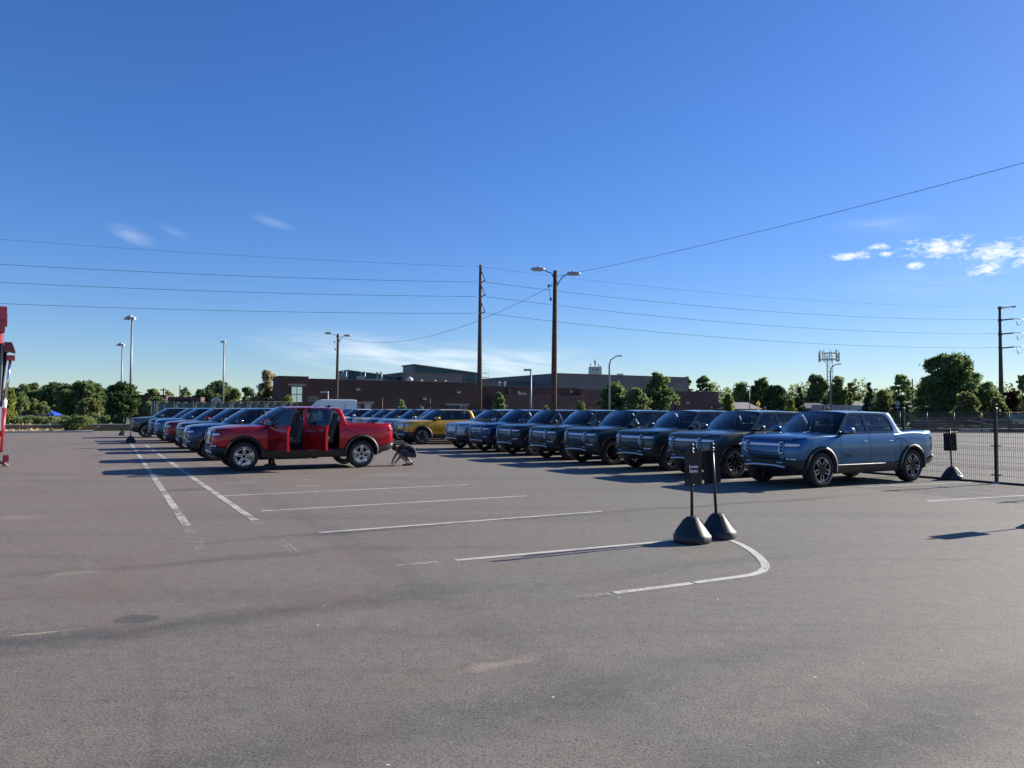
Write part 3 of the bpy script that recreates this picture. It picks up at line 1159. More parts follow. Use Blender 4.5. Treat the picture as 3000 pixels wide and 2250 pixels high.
def asphalt_material():
    mt = bpy.data.materials.new('asphalt'); mt.use_nodes = True
    nt = mt.node_tree; N, L = nt.nodes, nt.links
    b = N['Principled BSDF']
    tc = N.new('ShaderNodeTexCoord'); P = tc.outputs['Object']
    sep = N.new('ShaderNodeSeparateXYZ'); L.new(P, sep.inputs[0])
    X, Y = sep.outputs[0], sep.outputs[1]
    m = mnode(nt)
    big = nz(nt, P, .11, 4, .5, .4)
    mid = nz(nt, P, .7, 5, .6)
    # paving lanes run along the stalls: stretch noise that way
    mp = N.new('ShaderNodeMapping'); mp.vector_type = 'POINT'
    mp.inputs['Rotation'].default_value = (0, 0, -TH); mp.inputs['Scale'].default_value = (.12, 1.1, 1)
    L.new(P, mp.inputs[0])
    lane = nz(nt, mp.outputs[0], 1.0, 5, .6, .5)
    mot = nz(nt, P, 5.5, 5, .72)
    mot2 = nz(nt, P, 17, 4, .75)
    fine = nz(nt, P, 55, 3, .7)
    grit = nz(nt, P, 210, 2, .6)
    col = mixc(nt, m('MULTIPLY', m('SUBTRACT', big, .38), 3.2, clamp=True), (.164, .155, .128), (.196, .184, .150))
    # red-brown cast of old paving on the left of the lot
    red = m('MULTIPLY', m('SUBTRACT', m('ADD', m('MULTIPLY', X, -.13), m('MULTIPLY', m('SUBTRACT', mid, .5), 1.6)), m('ADD', m('MULTIPLY', m('SUBTRACT', big, .5), -2.5), -.30)), 1.0, clamp=True)
    col = mixc(nt, m('MULTIPLY', red, .85), col, (.212, .164, .132))
    col = mixc(nt, m('MULTIPLY', m('SUBTRACT', lane, .51), 3.0, clamp=True), col, (.092, .087, .072))
    col = mixc(nt, m('MULTIPLY', m('SUBTRACT', .44, lane), 2.2, clamp=True), col, (.222, .209, .172))
    wob = m('MULTIPLY', m('SUBTRACT', nz(nt, P, .35, 4, .6), .5), 1.3)
    V = m('ADD', m('ADD', m('MULTIPLY', X, VX.x), m('MULTIPLY', Y, VX.y)), wob)
    U = m('ADD', m('ADD', m('MULTIPLY', X, UX.x), m('MULTIPLY', Y, UX.y)), wob)
    # dark construction seams: (v, half width, strength, u from, u to)
    for v0, hw, k, u0, u1 in ((on_ground(1130, 1755).dot(VX), .42, 1.2, -9, 3.6), (on_ground(1950, 1490).dot(VX), .20, 1.1, 1, 16), (on_ground(2700, 2160).dot(VX), .55, 1.2, -1, 9),
                              (on_ground(500, 1650).dot(VX), .26, .7, -12, 4), (on_ground(2500, 1600).dot(VX), .26, .6, 4, 9), (on_ground(1700, 2030).dot(VX), .4, .6, -5, 6)):
        f = m('SUBTRACT', 1.0, m('DIVIDE', m('ABSOLUTE', m('SUBTRACT', V, v0)), hw), clamp=True)
        g = m('MULTIPLY', m('MULTIPLY', m('SUBTRACT', U, u0), .5, clamp=True), m('MULTIPLY', m('SUBTRACT', u1, U), .5, clamp=True))
        f = m('MULTIPLY', m('MULTIPLY', f, g), m('MULTIPLY', k, m('MULTIPLY', m('SUBTRACT', m('ADD', mid, fine), .62), 2.2, clamp=True)))
        col = mixc(nt, f, col, (.060, .057, .050))
    # tyre scuff arcs
    for cx, cy, r0, k in ((-16.0, -2.0, 15.4, .35), (-15.0, -3.2, 15.9, .3), (9.5, 30, 15.0, .25), (-3, 30, 19.5, .2)):
        d = m('SQRT', m('ADD', m('POWER', m('SUBTRACT', X, cx), 2.0), m('POWER', m('SUBTRACT', Y, cy), 2.0)))
        f = m('SUBTRACT', 1.0, m('DIVIDE', m('ABSOLUTE', m('SUBTRACT', d, r0)), .07), clamp=True)
        col = mixc(nt, m('MULTIPLY', m('MULTIPLY', f, k), m('MULTIPLY', m('SUBTRACT', mid, .35), 3, clamp=True)), col, (.05, .05, .05))

    # fine cracks
    wv = N.new('ShaderNodeVectorMath'); wv.operation = 'MULTIPLY_ADD'
    nc_ = N.new('ShaderNodeTexNoise'); nc_.inputs['Scale'].default_value = 1.1; nc_.inputs['Detail'].default_value = 5
    L.new(P, nc_.inputs['Vector'])
    L.new(nc_.outputs['Color'], wv.inputs[0]); wv.inputs[1].default_value = (1.6, 1.6, 0); L.new(P, wv.inputs[2])
    vc = N.new('ShaderNodeTexVoronoi'); vc.feature = 'DISTANCE_TO_EDGE'; vc.inputs['Scale'].default_value = .21
    L.new(wv.outputs[0], vc.inputs['Vector'])
    cr = m('MULTIPLY', m('SUBTRACT', 1.0, m('DIVIDE', vc.outputs['Distance'], .0045), clamp=True), m('MULTIPLY', m('SUBTRACT', big, .45), 6, clamp=True))
    col = mixc(nt, m('MULTIPLY', cr, .75), col, (.03, .03, .03))

    def spot(c, ru, rv, k, colr, soft=1.5):
        nonlocal col
        du = m('DIVIDE', m('SUBTRACT', U, c.dot(UX) + 0.0), ru)
        dv = m('DIVIDE', m('SUBTRACT', V, c.dot(VX) + 0.0), rv)
        r = m('SQRT', m('ADD', m('MULTIPLY', du, du), m('MULTIPLY', dv, dv)))
        f = m('MULTIPLY', m('SUBTRACT', m('ADD', 1.0, m('MULTIPLY', m('SUBTRACT', mid, .5), .9)), r), soft, clamp=True)
        col = mixc(nt, m('MULTIPLY', f, k), col, colr)
    spot(on_ground(438, 1798), .22, .16, .85, (.04, .04, .042), 6)
    spot(on_ground(550, 1434), .55, .32, .7, (.06, .06, .06), 4)
    spot(on_ground(1120, 1610), .42, .28, .45, (.07, .07, .07), 3)
    spot(on_ground(905, 1423), .34, .26, .55, (.34, .32, .29), 3)
    spot(on_ground(235, 1675), .42, .16, .55, (.40, .31, .24), 1.6)
    spot(on_ground(1485, 1930), .40, .075, .65, (.42, .33, .26), 1.4)
    spot(on_ground(150, 1847), .36, .035, .7, (.50, .42, .30), 2)
    spot(on_ground(20, 1520), .7, .3, .5, (.40, .31, .24), 1.5)
    spot(on_ground(1130, 1392), 1.1, .5, .45, (.38, .33, .28), 1.5)
    # mottling and aggregate
    col = mixc(nt, m('MULTIPLY', m('SUBTRACT', mot, .48), 1.7, clamp=True), col, (.250, .236, .194))
    col = mixc(nt, m('MULTIPLY', m('SUBTRACT', .50, mot), 1.9, clamp=True), col, (.090, .085, .070))
    col = mixc(nt, m('MULTIPLY', m('SUBTRACT', .46, mot2), 3.6, clamp=True), col, (.045, .044, .042))
    col = mixc(nt, m('MULTIPLY', m('SUBTRACT', mot2, .56), 2.6, clamp=True), col, (.315, .295, .245))
    col = mixc(nt, m('MULTIPLY', m('SUBTRACT', fine, .5), 2.6, clamp=True), col, (.30, .285, .26))
    col = mixc(nt, m('MULTIPLY', m('SUBTRACT', .48, fine), 5.0, clamp=True), col, (.034, .034, .033))
    col = mixc(nt, m('MULTIPLY', m('SUBTRACT', grit, .58), 3.0, clamp=True), col, (.36, .35, .34))
    col = mixc(nt, m('MULTIPLY', m('SUBTRACT', .40, grit), 3.0, clamp=True), col, (.045, .045, .045))
    # sparkle of the surface, painted into the colour as tiny pale dots
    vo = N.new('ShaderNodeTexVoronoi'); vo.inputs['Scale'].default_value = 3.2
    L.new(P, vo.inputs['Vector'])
    glint = m('MULTIPLY', m('LESS_THAN', vo.outputs['Distance'], .030), m('GREATER_THAN', nz(nt, P, 1.7, 1), .47))
    col = mixc(nt, glint, col, (.75, .75, .73))
    # the whole lot has weathered to this tone, with rusty patches where the old base shows
    rp = nz(nt, P, .42, 5, .62, .8)
    col = mixc(nt, m('MULTIPLY', m('MULTIPLY', m('SUBTRACT', rp, .52), 6.0, clamp=True), m('MULTIPLY', m('SUBTRACT', 3.5, X), .12, clamp=True)), col, mixc(nt, .55, col, (.205, .135, .108)))
    tone = N.new('ShaderNodeMix'); tone.data_type = 'RGBA'; tone.blend_type = 'MULTIPLY'; tone.inputs[0].default_value = 1
    L.new(col, tone.inputs[6]); tone.inputs[7].default_value = (.88, .86, .835, 1)
    L.new(tone.outputs[2], b.inputs['Base Color'])
    b.inputs['Roughness'].default_value = .76
    b.inputs['Specular IOR Level'].default_value = .4
    bp = N.new('ShaderNodeBump'); bp.inputs['Strength'].default_value = .55; bp.inputs['Distance'].default_value = .012
    L.new(m('ADD', m('MULTIPLY', fine, .7), m('MULTIPLY', grit, .5)), bp.inputs['Height'])
    L.new(bp.outputs[0], b.inputs['Normal'])
    return mt


def sheet(name, pts, z, mat, kind='structure', label=None, parent=None):
    mb = MB()
    mb.add([(p[0], p[1], z) for p in pts], [tuple(range(len(pts)))])
    o = mb.build(name, mat, parent)
    if parent is None:
        tag(o, label, None, None, kind)
    return o


def uv(u, v):
    p = UX * u + VX * v
    return (p.x, p.y)


grass_mat = pbsdf('grass ground', (.105, .135, .045), .95, noise=(.8, .45), bump=(3, .5, .05))
sheet('ground', [(-1500, -60), (1500, -60), (1500, 2500), (-1500, 2500)], -.03, pbsdf('far ground', (.12, .13, .06), .95, noise=(.05, .3)), label='dry ground that reaches the horizon')
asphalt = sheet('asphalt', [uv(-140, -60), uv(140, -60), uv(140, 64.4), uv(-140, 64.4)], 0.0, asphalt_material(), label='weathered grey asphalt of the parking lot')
# far lawn on the right, raised a kerb's height
sheet('lawn', [(24, 71), (30, 68.5), (160, 66), (160, 175), (24, 175)], .05, grass_mat, label='green lawn beyond the far lot on the right')
sheet('field', [uv(-160, 69.55), uv(12, 69.55), (-22, 175), (-160, 175)], .28, grass_mat, label='mown green field beyond the retaining wall')


# --- painted lines
def line_material(name, col, wear):
    mt = bpy.data.materials.new(name); mt.use_nodes = True
    nt = mt.node_tree; N, L = nt.nodes, nt.links
    b = N['Principled BSDF']; out = N['Material Output']
    tc = N.new('ShaderNodeTexCoord'); P = tc.outputs['Object']
    m = mnode(nt)
    n1 = nz(nt, P, 1.3, 5, .6); n2 = nz(nt, P, 26, 4, .7); n3 = nz(nt, P, 5, 4, .6)
    b.inputs['Roughness'].default_value = .8
    c = mixc(nt, m('MULTIPLY', m('SUBTRACT', n3, .35), 2.5, clamp=True), tuple(x * .72 for x in col), col)
    L.new(c, b.inputs['Base Color'])
    f = m('MULTIPLY', m('SUBTRACT', m('ADD', m('MULTIPLY', n1, .9), m('MULTIPLY', n2, .9)), .52 + wear), 5.0, clamp=True)
    tr = N.new('ShaderNodeBsdfTransparent'); mx = N.new('ShaderNodeMixShader')
    L.new(f, mx.inputs[0]); L.new(tr.outputs[0], mx.inputs[1]); L.new(b.outputs[0], mx.inputs[2])
    L.new(mx.outputs[0], out.inputs[0])
    return mt


LINE = line_material('line paint', (.54, .51, .46), .13)
LINE_M = line_material('scuffed line paint', (.50, .47, .42), .20)
LINE_W = line_material('worn line paint', (.50, .48, .44), .34)
LINE_F = line_material('faded line paint', (.44, .40, .35), .42)
LINE_N = line_material('fresh line paint', (.56, .54, .50), .10)


def painted(pts, w, mat, z=.004):
    pts = [Vector((p[0], p[1], 0)) for p in pts]
    res = []
    for a, b in zip(pts, pts[1:]):
        n = max(1, int((b - a).length / .25))
        res += [a.lerp(b, i / n) for i in range(n)]
    res.append(pts[-1])
    rows = []
    for i, p in enumerate(res):
        t = (res[min(i + 1, len(res) - 1)] - res[max(i - 1, 0)]).normalized()
        s = Vector((-t.y, t.x, 0))
        j = .003 * random.uniform(-1, 1)
        rows.append([p - s * (w / 2 + j) + Vector((0, 0, z)), p + s * (w / 2 + j) + Vector((0, 0, z))])
    mb = MB(); mb.grid(rows, 0, False, flip=True)
    return mb.build('painted_line', mat, asphalt)


G = on_ground
painted([G(375, 1287), G(548, 1542)], .125, LINE_M)
painted([G(340, 1240 + 48), G(385, 1296)], .14, LINE_W) if False else None
painted([G(425, 1303), G(746, 1525)], .125, LINE_M, .0045)
painted([G(546, 1542), G(605, 1632)], .15, LINE_F)
painted([G(746, 1526), G(868, 1625)], .15, LINE_F, .0045)
painted([G(655, 1453), G(1375, 1420)], .10, LINE)
painted([G(765, 1497.5), G(1541, 1453)], .10, LINE)
painted([G(935, 1561), G(1763, 1498.5)], .10, LINE)
painted([G(610, 1416), G(1260, 1392.5)], .09, LINE_W)
painted([G(700, 1388), G(1160, 1375)], .09, LINE_F)
painted([G(2716, 1469), G(3080, 1447)], .10, LINE_N)
painted([G(2530, 1427), G(2855, 1412.5)], .10, LINE_N)
for k in range(1, 9):          # stall lines under the right hand row
    o = VX * (2.62 * k)
    a, b2 = G(2395, 1433), G(2850, 1412)
    a = a + UX * -.2
    painted([a + o, a + UX * 5.2 + o], .10, LINE)
for k in range(1, 13):         # and the left hand row
    a = G(770, 1497) + VX * (2.70 * k + 2.6)
    painted([a + UX * (.2), a + UX * 5.6], .10, LINE_W)
# the rounded island outline
a, b2 = G(1160, 1658), G(1990, 1583)
c, d = G(1675, 1752), G(2190, 1685)
painted([a, a.lerp(b2, .16)], .10, LINE_W)
painted([a.lerp(b2, .18), b2], .10, LINE)
arc = [G(*p) for p in ((1990, 1583), (2140, 1583), (2168, 1594), (2200, 1612), (2225, 1632), (2240, 1650), (2243, 1662), (2232, 1675), (2205, 1684), (2170, 1690), (2100, 1699), (2035, 1708))]
painted(arc, .10, LINE_N, .0045)
painted([G(2028, 1709), G(1960, 1718), G(1800, 1738)], .10, LINE)
painted([G(1785, 1740), G(1675, 1753)], .10, LINE_W)

# --- kerbs, retaining wall on the left
def kerb(pts, h, w, label, mat='concrete'):
    mb = MB()
    for a, b in zip(pts, pts[1:]):
        a, b = Vector(a), Vector(b)
        mb.obox(a + Vector((0, 0, h / 2)), b + Vector((0, 0, h / 2)), w, h)
    return tag(mb.build('kerb', M(mat)), label, None, None, 'structure')


kb = [Vector((*uv(u, 64.6), 0)) for u in (-75, 0)]
kerb([kb[0], kb[1]], .13, .16, 'pale concrete kerb along the far left edge of the lot')
sheet('verge', [uv(-140, 64.7), uv(0, 64.7), uv(0, 71), uv(-140, 71)], .03, pbsdf('dry soil', (.40, .36, .27), .95, noise=(1.2, .3), bump=(8, .5, .03)), label='strip of dry soil and straw by the kerb')
plank_mat = pbsdf('old plank', (.16, .115, .08), .85, noise=(4, .35))
sw = thing('retaining_wall', 'low brown retaining wall at the edge of the grass field', 'wall', (*uv(-36, 69.5), 0), TH)
for k in range(36):
    mb = MB()
    mb.box((-1.22, -.08, 0), (1.22, .08, .44 + .015 * (k % 3)), 0)
    mb.build('panel', plank_mat, sw, (-42 + k * 2.46, 0, 0))
    if k % 2 == 0:
        mb = MB(); mb.box((-.09, -.13, 0), (.09, .13, .5), 0)
        mb.build('post', plank_mat, sw, (-42 + k * 2.46 - 1.23, 0, 0))
mb = MB(); mb.box((-43.3, -.12, .46), (46, .12, .51), 0)
mb.build('coping', M('concrete'), sw)
# ================================================================== school building
def brick_material(name, c1, c2, mortar, scale=1.0):
    mt = bpy.data.materials.new(name); mt.use_nodes = True
    nt = mt.node_tree; N, L = nt.nodes, nt.links
    b = N['Principled BSDF']
    tc = N.new('ShaderNodeTexCoord')
    sep = N.new('ShaderNodeSeparateXYZ'); L.new(tc.outputs['Object'], sep.inputs[0])
    m = mnode(nt)
    cmb = N.new('ShaderNodeCombineXYZ')
    L.new(m('ADD', sep.outputs[0], sep.outputs[1]), cmb.inputs[0]); L.new(sep.outputs[2], cmb.inputs[1])
    br = N.new('ShaderNodeTexBrick')
    L.new(cmb.outputs[0], br.inputs['Vector'])
    br.inputs['Color1'].default_value = (*c1, 1); br.inputs['Color2'].default_value = (*c2, 1); br.inputs['Mortar'].default_value = (*mortar, 1)
    br.inputs['Scale'].default_value = scale
    br.inputs['Brick Width'].default_value = .42; br.inputs['Row Height'].default_value = .16; br.inputs['Mortar Size'].default_value = .012
    n = nz(nt, tc.outputs['Object'], .35, 4, .6)
    c = mixc(nt, m('MULTIPLY', m('SUBTRACT', n, .35), 1.6, clamp=True), br.outputs['Color'], tuple(x * .72 for x in c1))
    L.new(c, b.inputs['Base Color'])
    b.inputs['Roughness'].default_value = .9
    MAT[name] = mt
    return mt


BR = brick_material('brown brick', (.105, .048, .044), (.084, .040, .037), (.10, .07, .064))
BR2 = brick_material('red brick', (.150, .074, .064), (.122, .061, .054), (.145, .10, .092))
BLOCK = brick_material('grey block', (.185, .172, .155), (.165, .155, .14), (.15, .142, .13))
pbsdf('teal metal', (.030, .075, .078), .45, .3, noise=(1, .2))
pbsdf('roof cap', (.15, .135, .12), .7)
pbsdf('roof membrane', (.3, .3, .29), .8)
pbsdf('stone lintel', (.30, .265, .22), .85)
pbsdf('dark door', (.05, .045, .045), .5)
pbsdf('grey door', (.16, .15, .15), .5)
pbsdf('window glass', (.10, .13, .16), .04, .0, coat=1.0, spec=1.0)
pbsdf('bright pane', (.55, .62, .68), .03, .9)
pbsdf('off white', (.50, .49, .46), .6, noise=(2, .15))
pbsdf('blue grey steel', (.16, .22, .25), .5, .3)

school = thing('school_building', 'long flat roofed brick school building behind the parked trucks', 'building', (gx(817, 98), 98, 0), TH)


def sbox(name, mat, x0, x1, y0, y1, z0, z1, parent=None):
    mb = MB(); mb.box((x0, y0, z0), (x1, y1, z1))
    return mb.build(name, mat, parent or school)


# facade coordinates: x along the front (away to the right), y back
Z1 = 5.9
wl = sbox('wall', BR, 0, 3.7, 0, 4, 0, 5.95)
sbox('coping', M('roof cap'), -.06, 3.76, -.06, 4, 5.952, 6.03, wl)
w2 = sbox('wall', BR, 3.702, 28.2, .6, 14, 0, 5.72)
sbox('coping', M('roof cap'), 3.77, 28.26, .54, 14, 5.722, 5.80, w2)
w3 = sbox('wall', BR, 28.202, 47, 2.2, 34, 0, 5.35)
sbox('coping', M('roof cap'), 28.27, 47.06, 2.14, 34, 5.352, 5.43, w3)
w4 = sbox('wall', BR2, 31.5, 46.4, -.8, 2.198, 0, 3.95)
sbox('coping', M('roof cap'), 31.44, 46.46, -.86, 2.198, 3.952, 4.03, w4)
w5 = sbox('wall', BR2, 47.002, 76, 1.4, 34, 0, 5.15)
sbox('coping', M('roof cap'), 47.07, 76.06, 1.34, 34, 5.152, 5.23, w5)
sbox('pier', BR, 66.0, 66.7, 1.1, 1.398, 0, 5.05, w5)
# the gymnasium, pale block, set back
gy = sbox('gymnasium_wall', BLOCK, 45.6, 73.0, 6.0, 44, 0, 7.75)
sbox('coping', M('roof cap'), 45.52, 73.08, 5.92, 44, 7.752, 7.88, gy)
for x in (59.5, 68.0):
    sbox('roof_vent', M('off white'), x, x + .7, 8, 9, 7.882, 8.25, gy)
for k in range(3):
    sbox('downpipe', M('stone lintel'), 45.45, 45.598, 14 + k * 9, 14.25 + k * 9, 5.4, 7.75, gy)
g2 = sbox('rear_wall', BLOCK, 28.6, 45.598, 14, 40, 5.0, 6.6)
sbox('coping', M('roof cap'), 28.5, 45.598, 13.9, 40, 6.602, 6.72, g2)
g3 = sbox('roof_block', BLOCK, 18.2, 27.6, 4, 14, 5.4, 7.05)
sbox('coping', M('roof cap'), 18.1, 27.7, 3.9, 14, 7.052, 7.16, g3)
# teal clerestories with sloping roofs
for x0, x1, y0, za, zb_, nm in ((22.4, 33.5, 10.5, 8.65, 7.6, 'clerestory'), (10.4, 17.8, 5.0, 7.15, 6.45, 'clerestory')):
    mb = MB()
    mb.prism([(x0, y0, 5.8), (x1, y0, 5.8), (x1, y0, zb_), (x0, y0, za)], (0, 5, 0))
    cl = mb.build(nm, M('teal metal'), school)
    mb = MB()
    mb.prism([(x0 - .2, y0 - .25, za), (x1 + .2, y0 - .25, zb_ - .05), (x1 + .2, y0 - .25, zb_ + .12), (x0 - .2, y0 - .25, za + .16)], (0, 5.5, 0))
    mb.build('roof_edge', M('roof cap'), cl)
    for k in range(6):
        xx = x0 + .6 + k * (x1 - x0 - 1.2) / 5
        mb = MB(); mb.box((xx - .04, y0 - .03, 5.9), (xx + .04, y0, min(za, zb_) - .15))
        mb.build('mullion', M('blue grey steel'), cl)
for x in (9.0, 9.5, 11.6, 12.15, 14.0, 14.55):
    mb = MB(); mb.tube([(x, 3.0, 5.7), (x, 3.0, 6.95)], .15, 10); mb.lathe([(.0, 7.02), (.2, 7.0), (.2, 6.92)], 10, c=(x, 3, 0))
    mb.build('roof_stack', M('blue grey steel'), school)
mb = MB(); mb.box((11.0, 2.2, 5.8), (12.0, 3.0, 6.35)); mb.box((11.9, 2.0, 5.8), (14.2, 3.4, 6.0)); mb.build('roof_unit', M('galvanised'), school)
mb = MB(); ball(mb, (18.6, 2.6, 6.05), (.55, .45, .4), 12); mb.tube([(18.6, 2.6, 5.7), (18.6, 2.6, 6.0)], .3, 10)
mb.build('roof_fan', M('off white'), school)
for x in (20.4, 22.5, 24.1, 33.0, 33.9):
    mb = MB(); mb.lathe([(.12, 5.4), (.12, 5.9), (.2, 5.93), (.2, 6.05), (.0, 6.1)], 10, c=(x, 2.6, 0)); mb.build('roof_vent', M('off white'), school)
mb = MB()
for x in (36.4, 37.4):
    for y in (15, 15.8):
        mb.tube([(x, y, 6.6), (x, y, 8.0)], .04, 5)
for z in (7.3, 8.0):
    mb.obox((36.4, 15, z), (37.4, 15, z), .05, .05); mb.obox((36.4, 15.8, z), (37.4, 15.8, z), .05, .05)
mb.build('roof_ladder', M('galvanised'), school)


def opening(x0, x1, z0, z1, y, mat, lintel=True, frame=M('off white'), mul=(1, 1), name='window'):
    mb = MB()
    mb.box((x0, y - .05, z0), (x1, y - .012, z1), 0)
    o = mb.build(name, M('dark door') if name == 'door' else frame, school)
    nx, ny = mul
    wx, wz = (x1 - x0 - .12) / nx, (z1 - z0 - .12) / ny
    for i in range(nx):
        for j in range(ny):
            mb = MB()
            mb.box((x0 + .1 + i * wx, y - .065, z0 + .1 + j * wz), (x0 + .02 + (i + 1) * wx, y - .052, z0 + .02 + (j + 1) * wz))
            mb.build('pane' if name == 'window' else 'leaf', mat, o)
    if lintel:
        mb = MB(); mb.box((x0 - .35, y - .16, z1 + .02), (x1 + .35, y - .004, z1 + .28)); mb.build('lintel', M('stone lintel'), o)
    return o


# position along the facade of a photo column
def fx_(px, yoff=0.0):
    o = Vector((gx(817, 98), 98, 0)) - UX * 0 + VX * yoff
    k = gx(px, 1.0)
    # (o.x + t*UX.x) / (o.y + t*UX.y) = k
    return (k * o.y - o.x) / (UX.x - k * UX.y)


opening(fx_(851), fx_(886), 2.6, 4.75, 0, M('bright pane'), True, M('dark door'), (2, 2))
sbox('awning', M('roof cap'), fx_(892, .6), fx_(930, .6), .1, .58, 2.7, 3.5)
opening(fx_(1036, .6), fx_(1058, .6), 0, 2.5, .6, M('grey door'), True, name='door')
opening(fx_(1068, .6), fx_(1087, .6), .55, 2.55, .6, M('window glass'), True)
opening(fx_(1312, .6), fx_(1338, .6), 0, 2.4, .6, M('dark door'), True, name='door')
opening(fx_(1347, .6), fx_(1366, .6), .4, 2.4, .6, M('window glass'), True)
opening(fx_(1426, 2.2), fx_(1446, 2.2), 0, 3.2, 2.2, M('dark door'), False, name='door')
for px, z in ((1047, 4.35), (1342, 4.2), (1243, 3.2)):
    x = fx_(px, .6)
    mb = MB(); mb.box((x - .25, .3, z), (x + .25, .598, z + .22)); mb.build('wall_lamp', M('off white'), school)
for px, z in ((1518, 4.4), (1672, 4.6)):
    x = fx_(px, 2.2)
    mb = MB(); mb.box((x - .12, 2.0, z), (x + .12, 2.198, z + .28)); mb.build('wall_lamp', M('off white'), school)
for px in (1119, 1259):
    x = fx_(px, .6)
    mb = MB(); mb.tube([(x, .5, 0), (x, .5, 3.4)], .05, 6); mb.build('downpipe', M('dark door'), school)
x = fx_(1525, 2.2)
mb = MB(); mb.box((x - .5, 2.1, 4.15), (x + 1.0, 2.198, 4.5)); mb.build('louvre', M('stone lintel'), school)
x = fx_(1490, 2.2)
mb = MB(); mb.box((x - .25, 1.9, 4.2), (x + .25, 2.198, 5.1)); mb.build('rain_head', M('dark door'), school)
x = fx_(2014, 1.4)
mb = MB(); mb.box((x - .3, 1.2, 3.1), (x + .3, 1.398, 3.3)); mb.build('wall_lamp', M('off white'), school)
# white service tower far behind
tw = thing('white_tower', 'small white tower with antennas above the grey gymnasium', 'tower', (gx(1743, 420), 420, 0))
zt_ = gz(1743, 1075, 420)
mb = MB(); mb.box((-3.3, -3, 0), (3.3, 3, zt_), 0); mb.build('wall', M('off white'), tw)
for xx in (-1.6, 0, 1.2):
    for zz in (1.0, 4.0):
        mb = MB(); mb.box((xx - .3, -3.06, zt_ - zz - 1.0), (xx + .3, -3.002, zt_ - zz - .2)); mb.build('window', M('dark door'), tw)
for xx, h in ((-2.4, 2.0), (-.2, 4.5), (.3, 3.0), (1.8, 1.8), (2.7, 1.2)):
    mb = MB(); mb.tube([(xx, 0, zt_), (xx, 0, zt_ + h)], .14, 6); mb.box((xx - .35, -.2, zt_ + h * .5), (xx + .35, .2, zt_ + h * .8)); mb.build('antenna', M('galvanised'), tw)

# ================================================================== low brick building, green court screen, hoop (left)
hut = thing('brick_outbuilding', 'low dark brick outbuilding left of the green court screen', 'building', (gx(382, 100), 100, 0), R(10))
hz = gz(430, 1159, 100)
mb = MB(); mb.box((0, 0, 0), (4.3, 3.5, hz)); hw_ = mb.build('wall', BR, hut)
mb = MB(); mb.box((4.302, 1.2, 0), (8.4, 3.5, hz - .12)); mb.build('wall', BR2, hut)
mb = MB(); mb.box((-.06, -.06, hz + .002), (4.36, 3.56, hz + .12)); mb.build('coping', M('dark door'), hut)
mb = MB(); mb.box((2.2, -.12, hz - 1.1), (2.55, -.004, hz - .95)); mb.build('wall_lamp', M('off white'), hut)
for k in range(5):
    mb = MB()
    c = Vector((5.3 + k * .42, 1.1, hz - .75))
    mb.tube([c + Vector((.22 * math.cos(a), 0, .22 * math.sin(a))) for a in lin(0, 2 * math.pi, 10)], .05, 6, cap=False)
    mb.build('hanging_tyre', M('rubber'), hut)
pbsdf('green windscreen', (.085, .115, .105), .8, noise=(1.5, .15), bump=(6, .3, .02))
court = thing('court_screen', 'long green fabric screen on posts behind the left trucks', 'screen', (0, 0, 0))
pa, pb_ = Vector((gx(452, 70), 70, 0)), Vector((gx(452, 70), 70, 0)) + UX * 13.2 + VX * 1.2
zs = gz(500, 1178, 74)
pc = pa + Vector((-2.2, 5.5, 0))
segs = [(pa + VX * 4.5, pa)] + [(pa.lerp(pb_, k / 8), pa.lerp(pb_, (k + 1) / 8)) for k in range(8)]
for a, b in segs:
    mb = MB()
    n = 8
    d = (b - a).normalized(); nn = Vector((d.y, -d.x, 0))
    rows = []
    for i in range(n + 1):
        p = a.lerp(b, .01 + .98 * i / n) + nn * (.05 * math.sin(i * 1.9) - .08)
        rows.append([p + Vector((0, 0, .05)), p + nn * .03 + Vector((0, 0, zs * .5)), p + Vector((0, 0, zs))])
    mb.grid(rows, 0, True)
    mb.build('fabric_panel', M('green windscreen'), court)
    mb = MB(); mb.tube([a, a + Vector((0, 0, zs + .12))], .04, 6); mb.build('post', pbsdf('court post', (.03, .035, .035), .6), court)
mb = MB(); mb.tube([pa + Vector((0, 0, zs + .10)), pb_ + Vector((0, 0, zs + .10))], .022, 5); mb.build('top_rail', M('court post'), court)
hp = thing('basketball_hoop', 'white fan shaped basketball backboard above the green screen', 'basketball hoop', (gx(631, 112), 112, 0), R(8))
zc = gz(631, 1178, 112)
mb = MB()
prof = [(-.68, 0)] + [(.68 * math.cos(a), .16 + .58 * math.sin(a)) for a in lin(math.pi, 0, 12)] + [(.68, 0)]
mb.prism([(x, 0, zc + z) for x, z in prof], (0, .06, 0)); mb.build('backboard', M('off white'), hp)
mb = MB(); mb.tube([(0, 1.2, 0), (0, 1.2, zc - .5), (0, .1, zc + .2)], .07, 8); mb.tube([(-.3, .1, zc + .05), (-.2, 1.2, zc - .9)], .04, 6); mb.tube([(.3, .1, zc + .05), (.2, 1.2, zc - .9)], .04, 6)
mb.build('pole', M('galvanised'), hp)
mb = MB(); mb.tube([(.23 * math.cos(a), -.25 + .23 * math.sin(a), zc + .1) for a in lin(0, 2 * math.pi, 14)], .015, 5, cap=False); mb.build('rim', M('amber'), hp)

# ================================================================== poles, lamps, wires
pbsdf('creosoted wood', (.065, .045, .036), .85, noise=(5, .4), bump=(18, .4, .02))
pbsdf('rusted steel', (.085, .048, .040), .8, noise=(2, .35))
pbsdf('lamp head grey', (.38, .38, .36), .45, .2)
pbsdf('wire black', (.012, .012, .013), .6)
pbsdf('wire grey', (.07, .075, .085), .5)


